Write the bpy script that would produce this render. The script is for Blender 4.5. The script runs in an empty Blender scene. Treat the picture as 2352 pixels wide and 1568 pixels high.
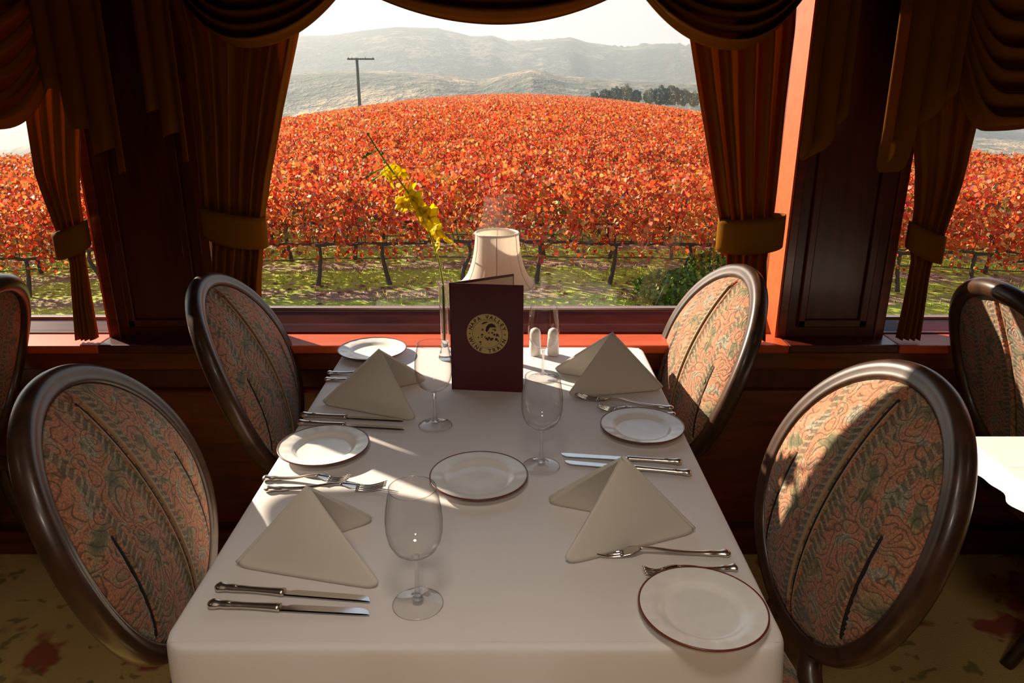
import bpy, bmesh, math, random
import numpy as np
from mathutils import Vector, Matrix, Euler

random.seed(7)
RNG = np.random.default_rng(11)
PI = math.pi
scene = bpy.context.scene
COL = scene.collection

# ------------------------------------------------------------------ camera
FPX = 1720.0
PITCH = math.radians(19.0)
EYE = 1.51
TZ = 0.762            # top of the tablecloth

cam_d = bpy.data.cameras.new('camera')
cam_d.sensor_fit = 'HORIZONTAL'
cam_d.sensor_width = 36.0
cam_d.lens = 36.0 * FPX / 2352.0
cam_d.clip_start = 0.05
cam_d.clip_end = 6000
cam = bpy.data.objects.new('camera', cam_d)
COL.objects.link(cam)
cam.location = (0, 0, EYE)
cam.rotation_euler = (math.radians(90) - PITCH, 0, 0)
scene.camera = cam


def ray(px, py):
    r = (px - 1176) / FPX
    u = (784 - py) / FPX
    return Vector((r, math.cos(PITCH) + u * math.sin(PITCH), -math.sin(PITCH) + u * math.cos(PITCH)))


def PZ(px, py, z=TZ):
    d = ray(px, py)
    return Vector((0, 0, EYE)) + d * ((z - EYE) / d.z)


def PY(px, py, Y):
    d = ray(px, py)
    return Vector((0, 0, EYE)) + d * (Y / d.y)


# ------------------------------------------------------------------ object helpers
def tag(o, label=None, cat=None, group=None, kind=None):
    if label: o['label'] = label
    if cat: o['category'] = cat
    if group: o['group'] = group
    if kind: o['kind'] = kind
    return o


def empty(name, loc=(0, 0, 0), rz=0.0):
    o = bpy.data.objects.new(name, None)
    o.empty_display_size = 0.05
    COL.objects.link(o)
    o.location = loc
    o.rotation_euler = (0, 0, rz)
    return o


def copy_tree(o, parent=None):
    c = o.copy()
    COL.objects.link(c)
    if parent is not None:
        c.parent = parent
    for ch in list(o.children):
        copy_tree(ch, c)
    return c


class MB:
    """collects verts and faces, builds one mesh object"""
    def __init__(s):
        s.v = []; s.f = []; s.mi = []; s.uv = []

    def add(s, vs, fs, mi=0, uv=None):
        n = len(s.v)
        s.v += [tuple(v) for v in vs]
        s.f += [tuple(i + n for i in f) for f in fs]
        s.mi += [mi] * len(fs)
        s.uv += [tuple(u) for u in uv] if uv is not None else [(0, 0, 0)] * len(vs)
        return s

    def box(s, x0, x1, y0, y1, z0, z1, mi=0):
        vs = [(x, y, z) for x in (x0, x1) for y in (y0, y1) for z in (z0, z1)]
        fs = [(0, 1, 3, 2), (4, 6, 7, 5), (0, 4, 5, 1), (2, 3, 7, 6), (0, 2, 6, 4), (1, 5, 7, 3)]
        return s.add(vs, fs, mi)

    def grid(s, nu, nv, fn, mi=0, closed=False, flip=False):
        vs = []; uv = []
        for j in range(nv):
            for i in range(nu):
                u = i / (nu if closed else nu - 1)
                v = j / (nv - 1)
                p = fn(u, v)
                vs.append(p[:3]); uv.append((u, v, 0) if len(p) == 3 else tuple(p[3:6]))
        fs = []
        for j in range(nv - 1):
            for i in range(nu if closed else nu - 1):
                a = j * nu + i; b = j * nu + (i + 1) % nu
                q = (a, b, b + nu, a + nu)
                fs.append(q[::-1] if flip else q)
        return s.add(vs, fs, mi, uv)

    def lathe(s, prof, n=32, mi=0, cx=0, cy=0, fn=None):
        def f(u, v):
            k = v * (len(prof) - 1); i = int(round(k))
            r, z = prof[i]
            a = 2 * PI * u
            if fn: r, z = fn(r, z, a)
            return (cx + r * math.cos(a), cy + r * math.sin(a), z)
        return s.grid(n, len(prof), f, mi, closed=True)

    def tube(s, pts, rad, n=8, mi=0, cap=True, flat=1.0):
        pts = [Vector(p) for p in pts]
        m = len(pts)
        if not hasattr(rad, '__len__'): rad = [rad] * m
        vs = []; ref = Vector((0, 0, 1))
        t0 = (pts[1] - pts[0]).normalized()
        if abs(t0.dot(ref)) > 0.95: ref = Vector((1, 0, 0))
        side = t0.cross(ref).normalized()
        for i, p in enumerate(pts):
            t = (pts[min(i + 1, m - 1)] - pts[max(i - 1, 0)]).normalized()
            side = (side - t * side.dot(t)).normalized()
            up = side.cross(t)
            for k in range(n):
                a = 2 * PI * k / n
                vs.append(p + side * (rad[i] * math.cos(a)) + up * (rad[i] * flat * math.sin(a)))
        fs = []
        for i in range(m - 1):
            for k in range(n):
                a = i * n + k; b = i * n + (k + 1) % n
                fs.append((a, b, b + n, a + n))
        if cap:
            fs.append(tuple(range(n))[::-1]); fs.append(tuple((m - 1) * n + k for k in range(n)))
        return s.add(vs, fs, mi)

    def build(s, name, mats, parent=None, smooth=True, bevel=0, solid=0, subd=0, auto=None):
        me = bpy.data.meshes.new(name)
        me.from_pydata(s.v, [], s.f)
        if not isinstance(mats, (list, tuple)): mats = [mats]
        for m in mats: me.materials.append(m)
        if len(mats) > 1: me.polygons.foreach_set('material_index', s.mi)
        at = me.attributes.new('pat', 'FLOAT_VECTOR', 'POINT')
        at.data.foreach_set('vector', np.array(s.uv, dtype=np.float32).ravel())
        me.polygons.foreach_set('use_smooth', [smooth] * len(me.polygons))
        me.update()
        bm = bmesh.new(); bm.from_mesh(me)
        bmesh.ops.recalc_face_normals(bm, faces=bm.faces)
        bm.to_mesh(me); bm.free()
        if smooth and auto is not None:
            me.set_sharp_from_angle(angle=math.radians(auto))
        o = bpy.data.objects.new(name, me)
        COL.objects.link(o)
        if parent is not None: o.parent = parent
        if solid:
            m = o.modifiers.new('solid', 'SOLIDIFY'); m.thickness = solid; m.offset = 0
        if bevel:
            m = o.modifiers.new('bevel', 'BEVEL'); m.width = bevel; m.segments = 2; m.limit_method = 'ANGLE'
        if subd:
            m = o.modifiers.new('sub', 'SUBSURF'); m.levels = subd; m.render_levels = subd
        return o


def interp(pts, z):
    """pts sorted by key descending/ascending: list of (key, value)"""
    ks = sorted(pts)
    xs = [k for k, _ in ks]; ys = [v for _, v in ks]
    return float(np.interp(z, xs, ys))


def catmull(pts, n=8):
    P = [Vector(p) for p in pts]
    out = []
    for i in range(len(P) - 1):
        p0 = P[max(i - 1, 0)]; p1 = P[i]; p2 = P[i + 1]; p3 = P[min(i + 2, len(P) - 1)]
        for k in range(n):
            t = k / n
            out.append(0.5 * ((2 * p1) + (-p0 + p2) * t + (2 * p0 - 5 * p1 + 4 * p2 - p3) * t * t + (-p0 + 3 * p1 - 3 * p2 + p3) * t ** 3))
    out.append(P[-1])
    return out


# ------------------------------------------------------------------ materials
class NT:
    def __init__(s, name):
        s.m = bpy.data.materials.new(name); s.m.use_nodes = True
        s.t = s.m.node_tree; s.t.nodes.clear()
        s.out = s.n('ShaderNodeOutputMaterial')

    def n(s, typ, **kw):
        nd = s.t.nodes.new(typ)
        for k, v in kw.items():
            if k.startswith('i_'):
                key = k[2:].replace('_', ' ')
                nd.inputs[key].default_value = v
            else:
                setattr(nd, k, v)
        return nd

    def l(s, a, b): s.t.links.new(a, b)

    def bsdf(s, color=(0.8, 0.8, 0.8), rough=0.5, **kw):
        b = s.n('ShaderNodeBsdfPrincipled')
        b.inputs['Base Color'].default_value = (*color, 1)
        b.inputs['Roughness'].default_value = rough
        for k, v in kw.items(): b.inputs[k].default_value = v
        s.l(b.outputs[0], s.out.inputs['Surface'])
        return b

    def ramp(s, src, stops, interp='LINEAR'):
        r = s.n('ShaderNodeValToRGB')
        r.color_ramp.interpolation = interp
        e = r.color_ramp.elements
        while len(e) > 1: e.remove(e[0])
        e[0].position = stops[0][0]; c = stops[0][1]; e[0].color = (*c, 1) if len(c) == 3 else c
        for p, c in stops[1:]:
            x = e.new(p); x.color = (*c, 1) if len(c) == 3 else c
        s.l(src, r.inputs[0])
        return r.outputs[0]

    def mix(s, fac, a, b, mode='MIX'):
        m = s.n('ShaderNodeMix', data_type='RGBA', blend_type=mode)
        for sock, v in ((m.inputs[0], fac), (m.inputs[6], a), (m.inputs[7], b)):
            if hasattr(v, 'links'): s.l(v, sock)
            elif isinstance(v, (int, float)): sock.default_value = v
            else: sock.default_value = (*v, 1)
        return m.outputs[2]

    def math(s, op, a, b=None, c=None, clamp=False):
        m = s.n('ShaderNodeMath', operation=op, use_clamp=clamp)
        for i, v in enumerate((a, b, c)):
            if v is None: continue
            if hasattr(v, 'links'): s.l(v, m.inputs[i])
            else: m.inputs[i].default_value = v
        return m.outputs[0]

    def bump(s, b, h, strength=0.3, dist=0.01):
        n = s.n('ShaderNodeBump'); n.inputs['Strength'].default_value = strength
        n.inputs['Distance'].default_value = dist
        s.l(h, n.inputs['Height']); s.l(n.outputs[0], b.inputs['Normal'])

    def coords(s, kind='Object', scale=(1, 1, 1)):
        tc = s.n('ShaderNodeTexCoord'); mp = s.n('ShaderNodeMapping')
        mp.inputs['Scale'].default_value = scale
        s.l(tc.outputs[kind], mp.inputs[0])
        return mp.outputs[0]

    def noise(s, vec=None, scale=5, detail=3, rough=0.5, dist=0.0):
        n = s.n('ShaderNodeTexNoise')
        n.inputs['Scale'].default_value = scale; n.inputs['Detail'].default_value = detail
        n.inputs['Roughness'].default_value = rough; n.inputs['Distortion'].default_value = dist
        if vec is not None: s.l(vec, n.inputs['Vector'])
        return n


def wood(name, dark, light, rough=0.28, scale=(1.2, 14, 14), coat=0.5, bump=0.05):
    k = NT(name)
    vec = k.coords('Object', scale)
    n = k.noise(vec, 3.0, 5, 0.55, 0.6)
    c = k.ramp(n.outputs[0], [(0.3, dark), (0.7, light)])
    b = k.bsdf(rough=rough)
    b.inputs['Coat Weight'].default_value = coat
    b.inputs['Coat Roughness'].default_value = 0.15
    k.l(c, b.inputs['Base Color'])
    k.bump(b, n.outputs[0], bump, 0.003)
    return k.m


def plain(name, color, rough=0.5, **kw):
    k = NT(name)
    vec = k.coords('Object')
    n = k.noise(vec, 40, 2)
    c = k.mix(n.outputs[0], tuple(x * 0.93 for x in color), tuple(min(1, x * 1.07) for x in color))
    b = k.bsdf(color, rough, **kw)
    k.l(c, b.inputs['Base Color'])
    return k.m


def cloth(name, color, trans=0.25, rough=0.85, weave=900, var=0.06, bump=0.15, sheen=0.1):
    k = NT(name)
    vec = k.coords('Object')
    w1 = k.noise(vec, weave, 1)
    w2 = k.noise(vec, 7, 3)
    c = k.mix(w2.outputs[0], tuple(x * (1 - var) for x in color), tuple(min(1, x * (1 + var)) for x in color))
    b = k.bsdf(color, rough)
    k.l(c, b.inputs['Base Color'])
    b.inputs['Sheen Weight'].default_value = sheen
    if sheen == 0: b.inputs['Specular IOR Level'].default_value = 0.04
    k.bump(b, w1.outputs[0], bump, 0.0008)
    if trans:
        tr = k.n('ShaderNodeBsdfTranslucent'); k.l(c, tr.inputs[0])
        mx = k.n('ShaderNodeMixShader'); mx.inputs[0].default_value = trans
        k.l(b.outputs[0], mx.inputs[1]); k.l(tr.outputs[0], mx.inputs[2])
        k.l(mx.outputs[0], k.out.inputs['Surface'])
    return k.m


M = {}
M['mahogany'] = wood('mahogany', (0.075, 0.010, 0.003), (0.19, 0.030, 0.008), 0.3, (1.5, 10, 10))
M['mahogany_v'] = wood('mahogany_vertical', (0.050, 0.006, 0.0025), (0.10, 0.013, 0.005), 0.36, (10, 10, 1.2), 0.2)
M['sunlit_sill'] = wood('sunlit_sill_wood', (0.48, 0.062, 0.008), (0.66, 0.095, 0.012), 0.5, (1.5, 12, 12), 0.08)  # sunlight put into the wood colour; a lit version of the mahogany
M['walnut'] = wood('walnut', (0.026, 0.011, 0.005), (0.075, 0.032, 0.014), 0.38, (6, 6, 6), 0.2)
M['linen'] = cloth('tablecloth_linen', (0.80, 0.745, 0.72), 0.0, 0.8, 1400, 0.02)
M['napkin'] = cloth('napkin_linen', (0.86, 0.80, 0.70), 0.25, 0.85, 1600, 0.02, 0.2)
M['curtain'] = cloth('curtain_velvet', (0.32, 0.115, 0.012), 0.42, 0.9, 500, 0.12, 0.15, 0.0)
M['tieback'] = cloth('tieback_silk', (0.24, 0.095, 0.006), 0.15, 0.7, 500, 0.08, 0.15, 0.0)
M['swag'] = cloth('swag_fabric', (0.22, 0.076, 0.010), 0.3, 0.85, 500, 0.1, 0.15, 0.0)
M['seat_rail'] = wood('seat_rail_wood', (0.05, 0.022, 0.012), (0.12, 0.055, 0.028), 0.3, (5, 5, 5))
M['silver'] = plain('silver', (0.78, 0.72, 0.66), 0.16, Metallic=1.0)
M['silver_dark'] = plain('ornate_silver', (0.70, 0.62, 0.54), 0.28, Metallic=1.0)
M['porcelain'] = plain('porcelain', (0.86, 0.83, 0.78), 0.16)
M['plate_edge'] = plain('plate_edge', (0.16, 0.035, 0.02), 0.3)
M['ceramic'] = plain('shaker_ceramic', (0.82, 0.78, 0.74), 0.2)
M['brass'] = plain('brass', (0.55, 0.36, 0.13), 0.3, Metallic=1.0)
M['piping'] = cloth('piping_cord', (0.36, 0.23, 0.12), 0, 0.8)
M['gap'] = plain('groove_shadow_cord', (0.012, 0.007, 0.005), 0.8)
M['menu'] = plain('menu_leatherette', (0.105, 0.010, 0.016), 0.32)
M['gold'] = plain('gold_foil', (0.74, 0.54, 0.20), 0.45)
M['ink'] = plain('emblem_ink', (0.06, 0.010, 0.012), 0.5)
M['page'] = plain('menu_page', (0.85, 0.74, 0.52), 0.7)
M['stem'] = plain('stem_green', (0.34, 0.40, 0.03), 0.5)
M['ceiling'] = plain('ceiling_paint', (0.10, 0.05, 0.025), 0.6)
M['bark'] = plain('vine_bark', (0.075, 0.055, 0.042), 0.9)
M['pole'] = plain('pole_wood', (0.05, 0.05, 0.045), 0.9)
M['wire'] = plain('trellis_wire_metal', (0.05, 0.045, 0.04), 0.6)
M['shade'] = cloth('lampshade_silk', (0.93, 0.86, 0.78), 0.5, 0.8, 900, 0.04)
M['trim'] = cloth('lampshade_trim', (0.92, 0.87, 0.80), 0.3, 0.8)


def mat_petal(name, c, tr=0.45):
    k = NT(name)
    b = k.bsdf(c, 0.6)
    t = k.n('ShaderNodeBsdfTranslucent'); t.inputs[0].default_value = (*c, 1)
    mx = k.n('ShaderNodeMixShader'); mx.inputs[0].default_value = tr
    k.l(b.outputs[0], mx.inputs[1]); k.l(t.outputs[0], mx.inputs[2]); k.l(mx.outputs[0], k.out.inputs['Surface'])
    return k.m


M['petal'] = mat_petal('petal_yellow', (0.98, 0.84, 0.03), 0.6)
M['bud'] = mat_petal('bud_green', (0.30, 0.52, 0.04), 0.4)


def mat_leaf(name, tr=0.5):
    """leaf colour is stored per leaf in the attribute"""
    k = NT(name)
    a = k.n('ShaderNodeAttribute', attribute_name='pat')
    b = k.bsdf((0.5, 0.1, 0.05), 0.55)
    k.l(a.outputs['Color'], b.inputs['Base Color'])
    t = k.n('ShaderNodeBsdfTranslucent'); k.l(a.outputs['Color'], t.inputs[0])
    mx = k.n('ShaderNodeMixShader'); mx.inputs[0].default_value = tr
    k.l(b.outputs[0], mx.inputs[1]); k.l(t.outputs[0], mx.inputs[2]); k.l(mx.outputs[0], k.out.inputs['Surface'])
    return k.m


M['leaf'] = mat_leaf('vine_leaf')


def mat_pane():
    k = NT('window_glass')
    t = k.n('ShaderNodeBsdfTransparent'); t.inputs[0].default_value = (0.96, 0.97, 0.96, 1)
    g = k.n('ShaderNodeBsdfGlossy'); g.inputs['Roughness'].default_value = 0.0
    fr = k.n('ShaderNodeFresnel'); fr.inputs[0].default_value = 1.5
    f2 = k.math('MULTIPLY', fr.outputs[0], 1.6, clamp=True)
    mx = k.n('ShaderNodeMixShader'); k.l(f2, mx.inputs[0])
    k.l(t.outputs[0], mx.inputs[1]); k.l(g.outputs[0], mx.inputs[2]); k.l(mx.outputs[0], k.out.inputs['Surface'])
    return k.m


def mat_glass(name, col=(1, 1, 1), ior=1.45, clear=0.35):
    k = NT(name)
    g = k.n('ShaderNodeBsdfGlass'); g.inputs['Roughness'].default_value = 0.0; g.inputs['IOR'].default_value = ior
    g.inputs['Color'].default_value = (*col, 1)
    t = k.n('ShaderNodeBsdfTransparent')
    mx = k.n('ShaderNodeMixShader'); mx.inputs[0].default_value = clear
    k.l(g.outputs[0], mx.inputs[1]); k.l(t.outputs[0], mx.inputs[2]); k.l(mx.outputs[0], k.out.inputs['Surface'])
    return k.m


def mat_thin(name, edge=(0.30, 0.27, 0.23), spec=1.2, power=3.2):
    """thin blown glass: clear face on, darker and shinier where one looks along the wall"""
    k = NT(name)
    lw = k.n('ShaderNodeLayerWeight'); lw.inputs[0].default_value = 0.5
    f_ = k.math('POWER', lw.outputs['Facing'], power)
    t = k.n('ShaderNodeBsdfTransparent'); k.l(k.mix(f_, (0.985, 0.985, 0.98), edge), t.inputs[0])
    g = k.n('ShaderNodeBsdfGlossy'); g.inputs['Roughness'].default_value = 0.02
    r_ = k.math('ADD', k.math('MULTIPLY', k.math('POWER', lw.outputs['Facing'], 4.0), 0.75), 0.045)
    mx = k.n('ShaderNodeMixShader'); k.l(k.math('MULTIPLY', r_, spec, clamp=True), mx.inputs[0])
    k.l(t.outputs[0], mx.inputs[1]); k.l(g.outputs[0], mx.inputs[2]); k.l(mx.outputs[0], k.out.inputs['Surface'])
    return k.m


M['pane'] = mat_pane()
M['glass'] = mat_thin('crystal')
M['glass_rim'] = mat_thin('crystal_rim', (0.35, 0.33, 0.30), 2.0, 1.0)
M['glass_stem'] = mat_glass('crystal_stem', clear=0.5)
M['glass_thick'] = mat_glass('thick_crystal', clear=0.1)


def mat_brocade():
    """woven floral scroll brocade; 'pat' holds the cloth's own (across, up) position in metres"""
    k = NT('brocade')
    a = k.n('ShaderNodeAttribute', attribute_name='pat')
    vec = a.outputs['Vector']
    sep = k.n('ShaderNodeSeparateXYZ'); k.l(vec, sep.inputs[0])
    X, Y = sep.outputs[0], sep.outputs[1]
    # slow warp of the coordinates
    wn = k.noise(vec, 9, 2)
    wv = k.n('ShaderNodeVectorMath', operation='SUBTRACT'); k.l(wn.outputs['Color'], wv.inputs[0]); wv.inputs[1].default_value = (.5, .5, .5)
    ws = k.n('ShaderNodeVectorMath', operation='SCALE'); k.l(wv.outputs[0], ws.inputs[0]); ws.inputs['Scale'].default_value = 0.12
    wa = k.n('ShaderNodeVectorMath', operation='ADD'); k.l(vec, wa.inputs[0]); k.l(ws.outputs[0], wa.inputs[1])
    vor = k.n('ShaderNodeTexVoronoi'); vor.inputs['Scale'].default_value = 19; k.l(wa.outputs[0], vor.inputs['Vector'])
    scroll = k.math('SINE', k.math('ADD', k.math('MULTIPLY', vor.outputs['Distance'], 15.0), k.math('MULTIPLY', wn.outputs[0], 9.0)))
    line = k.math('SMOOTH_MIN', k.math('ABSOLUTE', scroll), 1.0, 0.1)
    patch = k.noise(wa.outputs[0], 16, 2)
    base = k.ramp(patch.outputs[0], [(0.36, (0.16, 0.145, 0.07)), (0.43, (0.42, 0.27, 0.14)), (0.50, (0.50, 0.19, 0.10)), (0.60, (0.54, 0.23, 0.12)), (0.66, (0.36, 0.31, 0.22))])
    c1 = k.mix(k.ramp(line, [(0.05, (0.8, 0.8, 0.8)), (0.45, (0, 0, 0))]), base, (0.045, 0.030, 0.018))
    fine = k.n('ShaderNodeTexVoronoi'); fine.inputs['Scale'].default_value = 62; k.l(wa.outputs[0], fine.inputs['Vector'])
    c1 = k.mix(k.ramp(fine.outputs['Distance'], [(0.18, (0.55, 0.55, 0.55)), (0.3, (0, 0, 0))]), c1, (0.06, 0.05, 0.028))
    # twisted rope bands beside the seams
    tw = k.math('SINE', k.math('ADD', k.math('MULTIPLY', Y, 420.0), k.math('MULTIPLY', k.math('ABSOLUTE', X), 210.0)))
    rope = k.ramp(tw, [(0.25, (0.09, 0.085, 0.05)), (0.6, (0.38, 0.31, 0.19))])
    ax = k.math('ABSOLUTE', X)
    m1 = k.math('LESS_THAN', k.math('ABSOLUTE', k.math('SUBTRACT', ax, 0.026)), 0.0095)
    m2 = k.math('LESS_THAN', k.math('ABSOLUTE', k.math('SUBTRACT', ax, 0.133)), 0.009)
    m = k.math('MAXIMUM', m1, m2)
    c2 = k.mix(k.math('MULTIPLY', m, 0.7), c1, rope)
    thr = k.noise(vec, 260, 2); c2 = k.mix(k.ramp(thr.outputs[0], [(0.42, (0.55, 0.55, 0.55)), (0.6, (0, 0, 0))]), c2, (0.09, 0.07, 0.045))
    b = k.bsdf(rough=0.85)
    b.inputs['Specular IOR Level'].default_value = 0.15
    k.l(c2, b.inputs['Base Color'])
    b.inputs['Sheen Weight'].default_value = 0.2
    h = k.math('ADD', line, k.math('MULTIPLY', tw, 0.3))
    k.bump(b, h, 0.5, 0.002)
    return k.m


M['brocade'] = mat_brocade()


def mat_carpet():
    k = NT('carpet')
    vec = k.coords('Object')
    n1 = k.noise(vec, 220, 2)
    v = k.n('ShaderNodeTexVoronoi'); v.inputs['Scale'].default_value = 3.4
    nz = k.noise(vec, 6, 3)
    wv = k.n('ShaderNodeVectorMath', operation='SCALE'); k.l(nz.outputs['Color'], wv.inputs[0]); wv.inputs['Scale'].default_value = 0.35
    wa = k.n('ShaderNodeVectorMath', operation='ADD'); k.l(vec, wa.inputs[0]); k.l(wv.outputs[0], wa.inputs[1])
    k.l(wa.outputs[0], v.inputs['Vector'])
    base = k.mix(n1.outputs[0], (0.48, 0.33, 0.10), (0.68, 0.48, 0.18))
    fl = k.ramp(v.outputs['Distance'], [(0.26, (1, 1, 1)), (0.34, (0, 0, 0))])
    c = k.mix(fl, base, (0.34, 0.085, 0.035))
    v2 = k.n('ShaderNodeTexVoronoi'); v2.inputs['Scale'].default_value = 11; k.l(wa.outputs[0], v2.inputs['Vector'])
    c = k.mix(k.ramp(v2.outputs['Distance'], [(0.16, (0.7, 0.7, 0.7)), (0.24, (0, 0, 0))]), c, (0.16, 0.13, 0.035))
    b = k.bsdf(rough=0.95); k.l(c, b.inputs['Base Color'])
    k.bump(b, n1.outputs[0], 0.6, 0.004)
    return k.m


M['carpet'] = mat_carpet()

# ------------------------------------------------------------------ the carriage
WF = 2.235            # inner face of the window wall
WINS = [(-0.91, 0.83, 0.811), (-3.02, -1.257, 0.780), (1.165, 2.94, 0.780)]   # x0, x1, bottom of the glass
TOPZ = 1.93
XL, XR, YB, CH = -4.6, 4.5, -2.2, 2.45

fl = MB().box(XL, XR, YB, WF + .02, -0.06, 0).build('floor', M['carpet'], smooth=False); tag(fl, kind='structure')
ce = MB().box(XL, XR, YB, 2.5, CH, CH + .06).build('ceiling', M['ceiling'], smooth=False); tag(ce, kind='structure')
b = MB()
b.box(XL, XR, WF - .045, 2.42, -0.06, 0.70)               # under the windows
b.box(XL, XR, WF, 2.40, TOPZ + .03, CH)
edges = [XL, -3.05, -1.227, -0.94, 0.86, 1.135, 2.97, XR]
for a0, a1 in ((XL, -3.05), (-1.227, -0.94), (0.86, 1.135), (2.97, XR)):
    b.box(a0, a1, WF, 2.42, 0.70, TOPZ + .03)
wf = b.build('wall_front', M['mahogany_v'], smooth=False); tag(wf, kind='structure')
b = MB()
b.box(XL, XR, YB - .12, YB, 0, CH)
wb = b.build('wall_back', M['mahogany_v'], smooth=False); tag(wb, kind='structure')
w = MB().box(XL - .08, XL, YB, 2.4, 0, CH).build('wall_left', M['mahogany_v'], smooth=False); tag(w, kind='structure')
w = MB().box(XR, XR + .08, YB, 2.4, 0, CH).build('wall_right', M['mahogany_v'], smooth=False); tag(w, kind='structure')

# the ledge that runs under all windows, with its apron, and the raised panels of the piers
n = 20
for a0, a1, mm in ((XL, -3.03, 0), (-3.03, -1.262, 1), (-1.262, -0.925, 0), (-0.925, 0.845, 1), (0.845, 1.18, 0), (1.18, 2.96, 1), (2.96, XR, 0)):  # bright stretches under windows, dark at piers: sun and shade put into colour
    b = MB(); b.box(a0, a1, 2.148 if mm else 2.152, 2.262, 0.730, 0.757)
    o = b.build('trim_%d' % n, M['sunlit_sill'] if mm else M['mahogany_v'], smooth=False, bevel=0.005); tag(o, kind='structure'); n += 1
b = MB(); b.box(XL, XR, 2.165, 2.20, 0.672, 0.7295)
o = b.build('trim_2', M['mahogany'], smooth=False, bevel=0.004); tag(o, kind='structure')
n = 3
for a0, a1 in ((-1.227, -0.94), (0.86, 1.135)):
    b = MB()
    for (x0, x1, z0, z1) in ((a0 + .03, a0 + .055, .79, 1.9), (a1 - .055, a1 - .03, .79, 1.9), (a0 + .03, a1 - .03, .79, .815), (a0 + .03, a1 - .03, 1.875, 1.9)):
        b.box(x0, x1, WF - .012, WF + .002, z0, z1)
    o = b.build('trim_%d' % n, M['mahogany_v'], smooth=False, bevel=0.004); tag(o, kind='structure'); n += 1
b = MB()
for x0, x1 in ((-2.6, -1.5), (-1.3, -0.55), (-.45, .35), (.5, 1.15), (1.4, 2.5)):
    b.box(x0, x1, 2.172, 2.192, .12, .60)
o = b.build('trim_%d' % n, M['mahogany'], smooth=False, bevel=0.008); tag(o, kind='structure'); n += 1
o = MB().box(XL, XR, 2.165, 2.192, 0, 0.09).build('baseboard_front', M['mahogany'], smooth=False, bevel=.005); tag(o, kind='structure')

for i, (x0, x1, zb) in enumerate(WINS):
    w = empty('window_%d' % (i + 1), ((x0 + x1) / 2, 2.36, zb)); tag(w, kind='structure')
    hx = (x1 - x0) / 2; t = TOPZ - zb
    b = MB()
    b.box(-hx - .03, -hx, -0.133, .04, -.11, t + .03); b.box(hx, hx + .03, -0.133, .04, -.11, t + .03)
    b.box(-hx, hx, -0.133, .04, t, t + .03)
    prof_ = [(-.100, .756 - zb), (-.094, .762 - zb), (-.070, -.034 + (.811 - zb) * .3), (-.064, -.0305 + (.811 - zb) * .3), (-.022, -.002), (-.014, 0), (.04, 0), (.04, .70 - zb), (-.10, .70 - zb)]
    b.add([(sx_ * hx, y_, z_) for sx_ in (-1, 1) for y_, z_ in prof_], [tuple(range(9)), tuple(range(9, 18))] + [(q_, (q_ + 1) % 9, 9 + (q_ + 1) % 9, 9 + q_) for q_ in range(9)])
    b.build('window_frame', M['mahogany'], w, smooth=False, bevel=.004)
    b = MB(); b.box(-hx, hx, -.012, -.004, 0, .007)
    b.build('gasket', plain('gasket_%d' % i, (0.45, 0.40, 0.36), 0.4, Metallic=0.6), w, smooth=False)
    g = MB().add([(-hx, 0, 0), (hx, 0, 0), (hx, 0, t), (-hx, 0, t)], [(0, 1, 2, 3)]).build('pane', M['pane'], w, smooth=False)

# jamb linings in the orange sill wood, only on the sun-facing side; sunlight is in the colour
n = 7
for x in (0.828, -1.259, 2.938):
    o = MB().box(x - .004, x + .002, 2.2265, 2.352, .7575, TOPZ).build('trim_%d' % n, M['sunlit_sill'], smooth=False); tag(o, kind='structure'); n += 1


# ------------------------------------------------------------------ curtains
def drape(parent, lp, rp, Y, nf, amp, seed, bottom=0.768, top=1.86, tie=None):
    """lp, rp: pixel points of the left and right edge, top to bottom, standing in the plane Y"""
    rnd = random.Random(seed)
    L = [(PY(x, y, Y).z, PY(x, y, Y).x) for x, y in lp]
    R = [(PY(x, y, Y).z, PY(x, y, Y).x) for x, y in rp]
    ph = [rnd.uniform(0, 6.28) for _ in range(4)]
    zt = tie if tie else 1.05

    def f(u, v):
        z = top + (bottom - top) * v
        xl = interp(L, z); xr = interp(R, z)
        squeeze = 1 - 0.45 * math.exp(-((z - zt) / 0.12) ** 2)
        uu = u + 0.015 * math.sin(2 * PI * nf * u + ph[1]) + .012 * math.sin(5 * z + ph[2] + 9 * u)
        a = 2 * PI * nf * u + ph[0] + 0.5 * math.sin(3 * z + ph[3])
        y = Y + amp * squeeze * (math.sin(a) * 0.75 + 0.25 * math.sin(2.3 * a + 1 + z * 2))
        x = xl + (xr - xl) * min(1, max(0, uu))
        return (x, y, z)
    return MB().grid(nf * 12 + 1, 60, f).build('drape', M['curtain'], parent, solid=0.002)


def tieback(parent, x0, x1, Y, z0, z1, h, dy=0.042):
    """band round the drape from (x0,z0) to (x1,z1)"""
    cx = (x0 + x1) / 2; hw = (x1 - x0) / 2

    def f(u, v):
        a = 2 * PI * u
        x = cx + hw * math.cos(a)
        k = (math.cos(a) + 1) / 2
        z = z0 + (z1 - z0) * k + h * (v - .5) * (1 + .12 * math.sin(a)) - .008 * math.sin(a)
        return (x, Y - dy * math.sin(a) * (1 - .12 * (2 * v - 1) ** 2), z)
    return MB().grid(40, 7, f, closed=True).build('tieback', M['tieback'], parent, solid=0.004)


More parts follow.
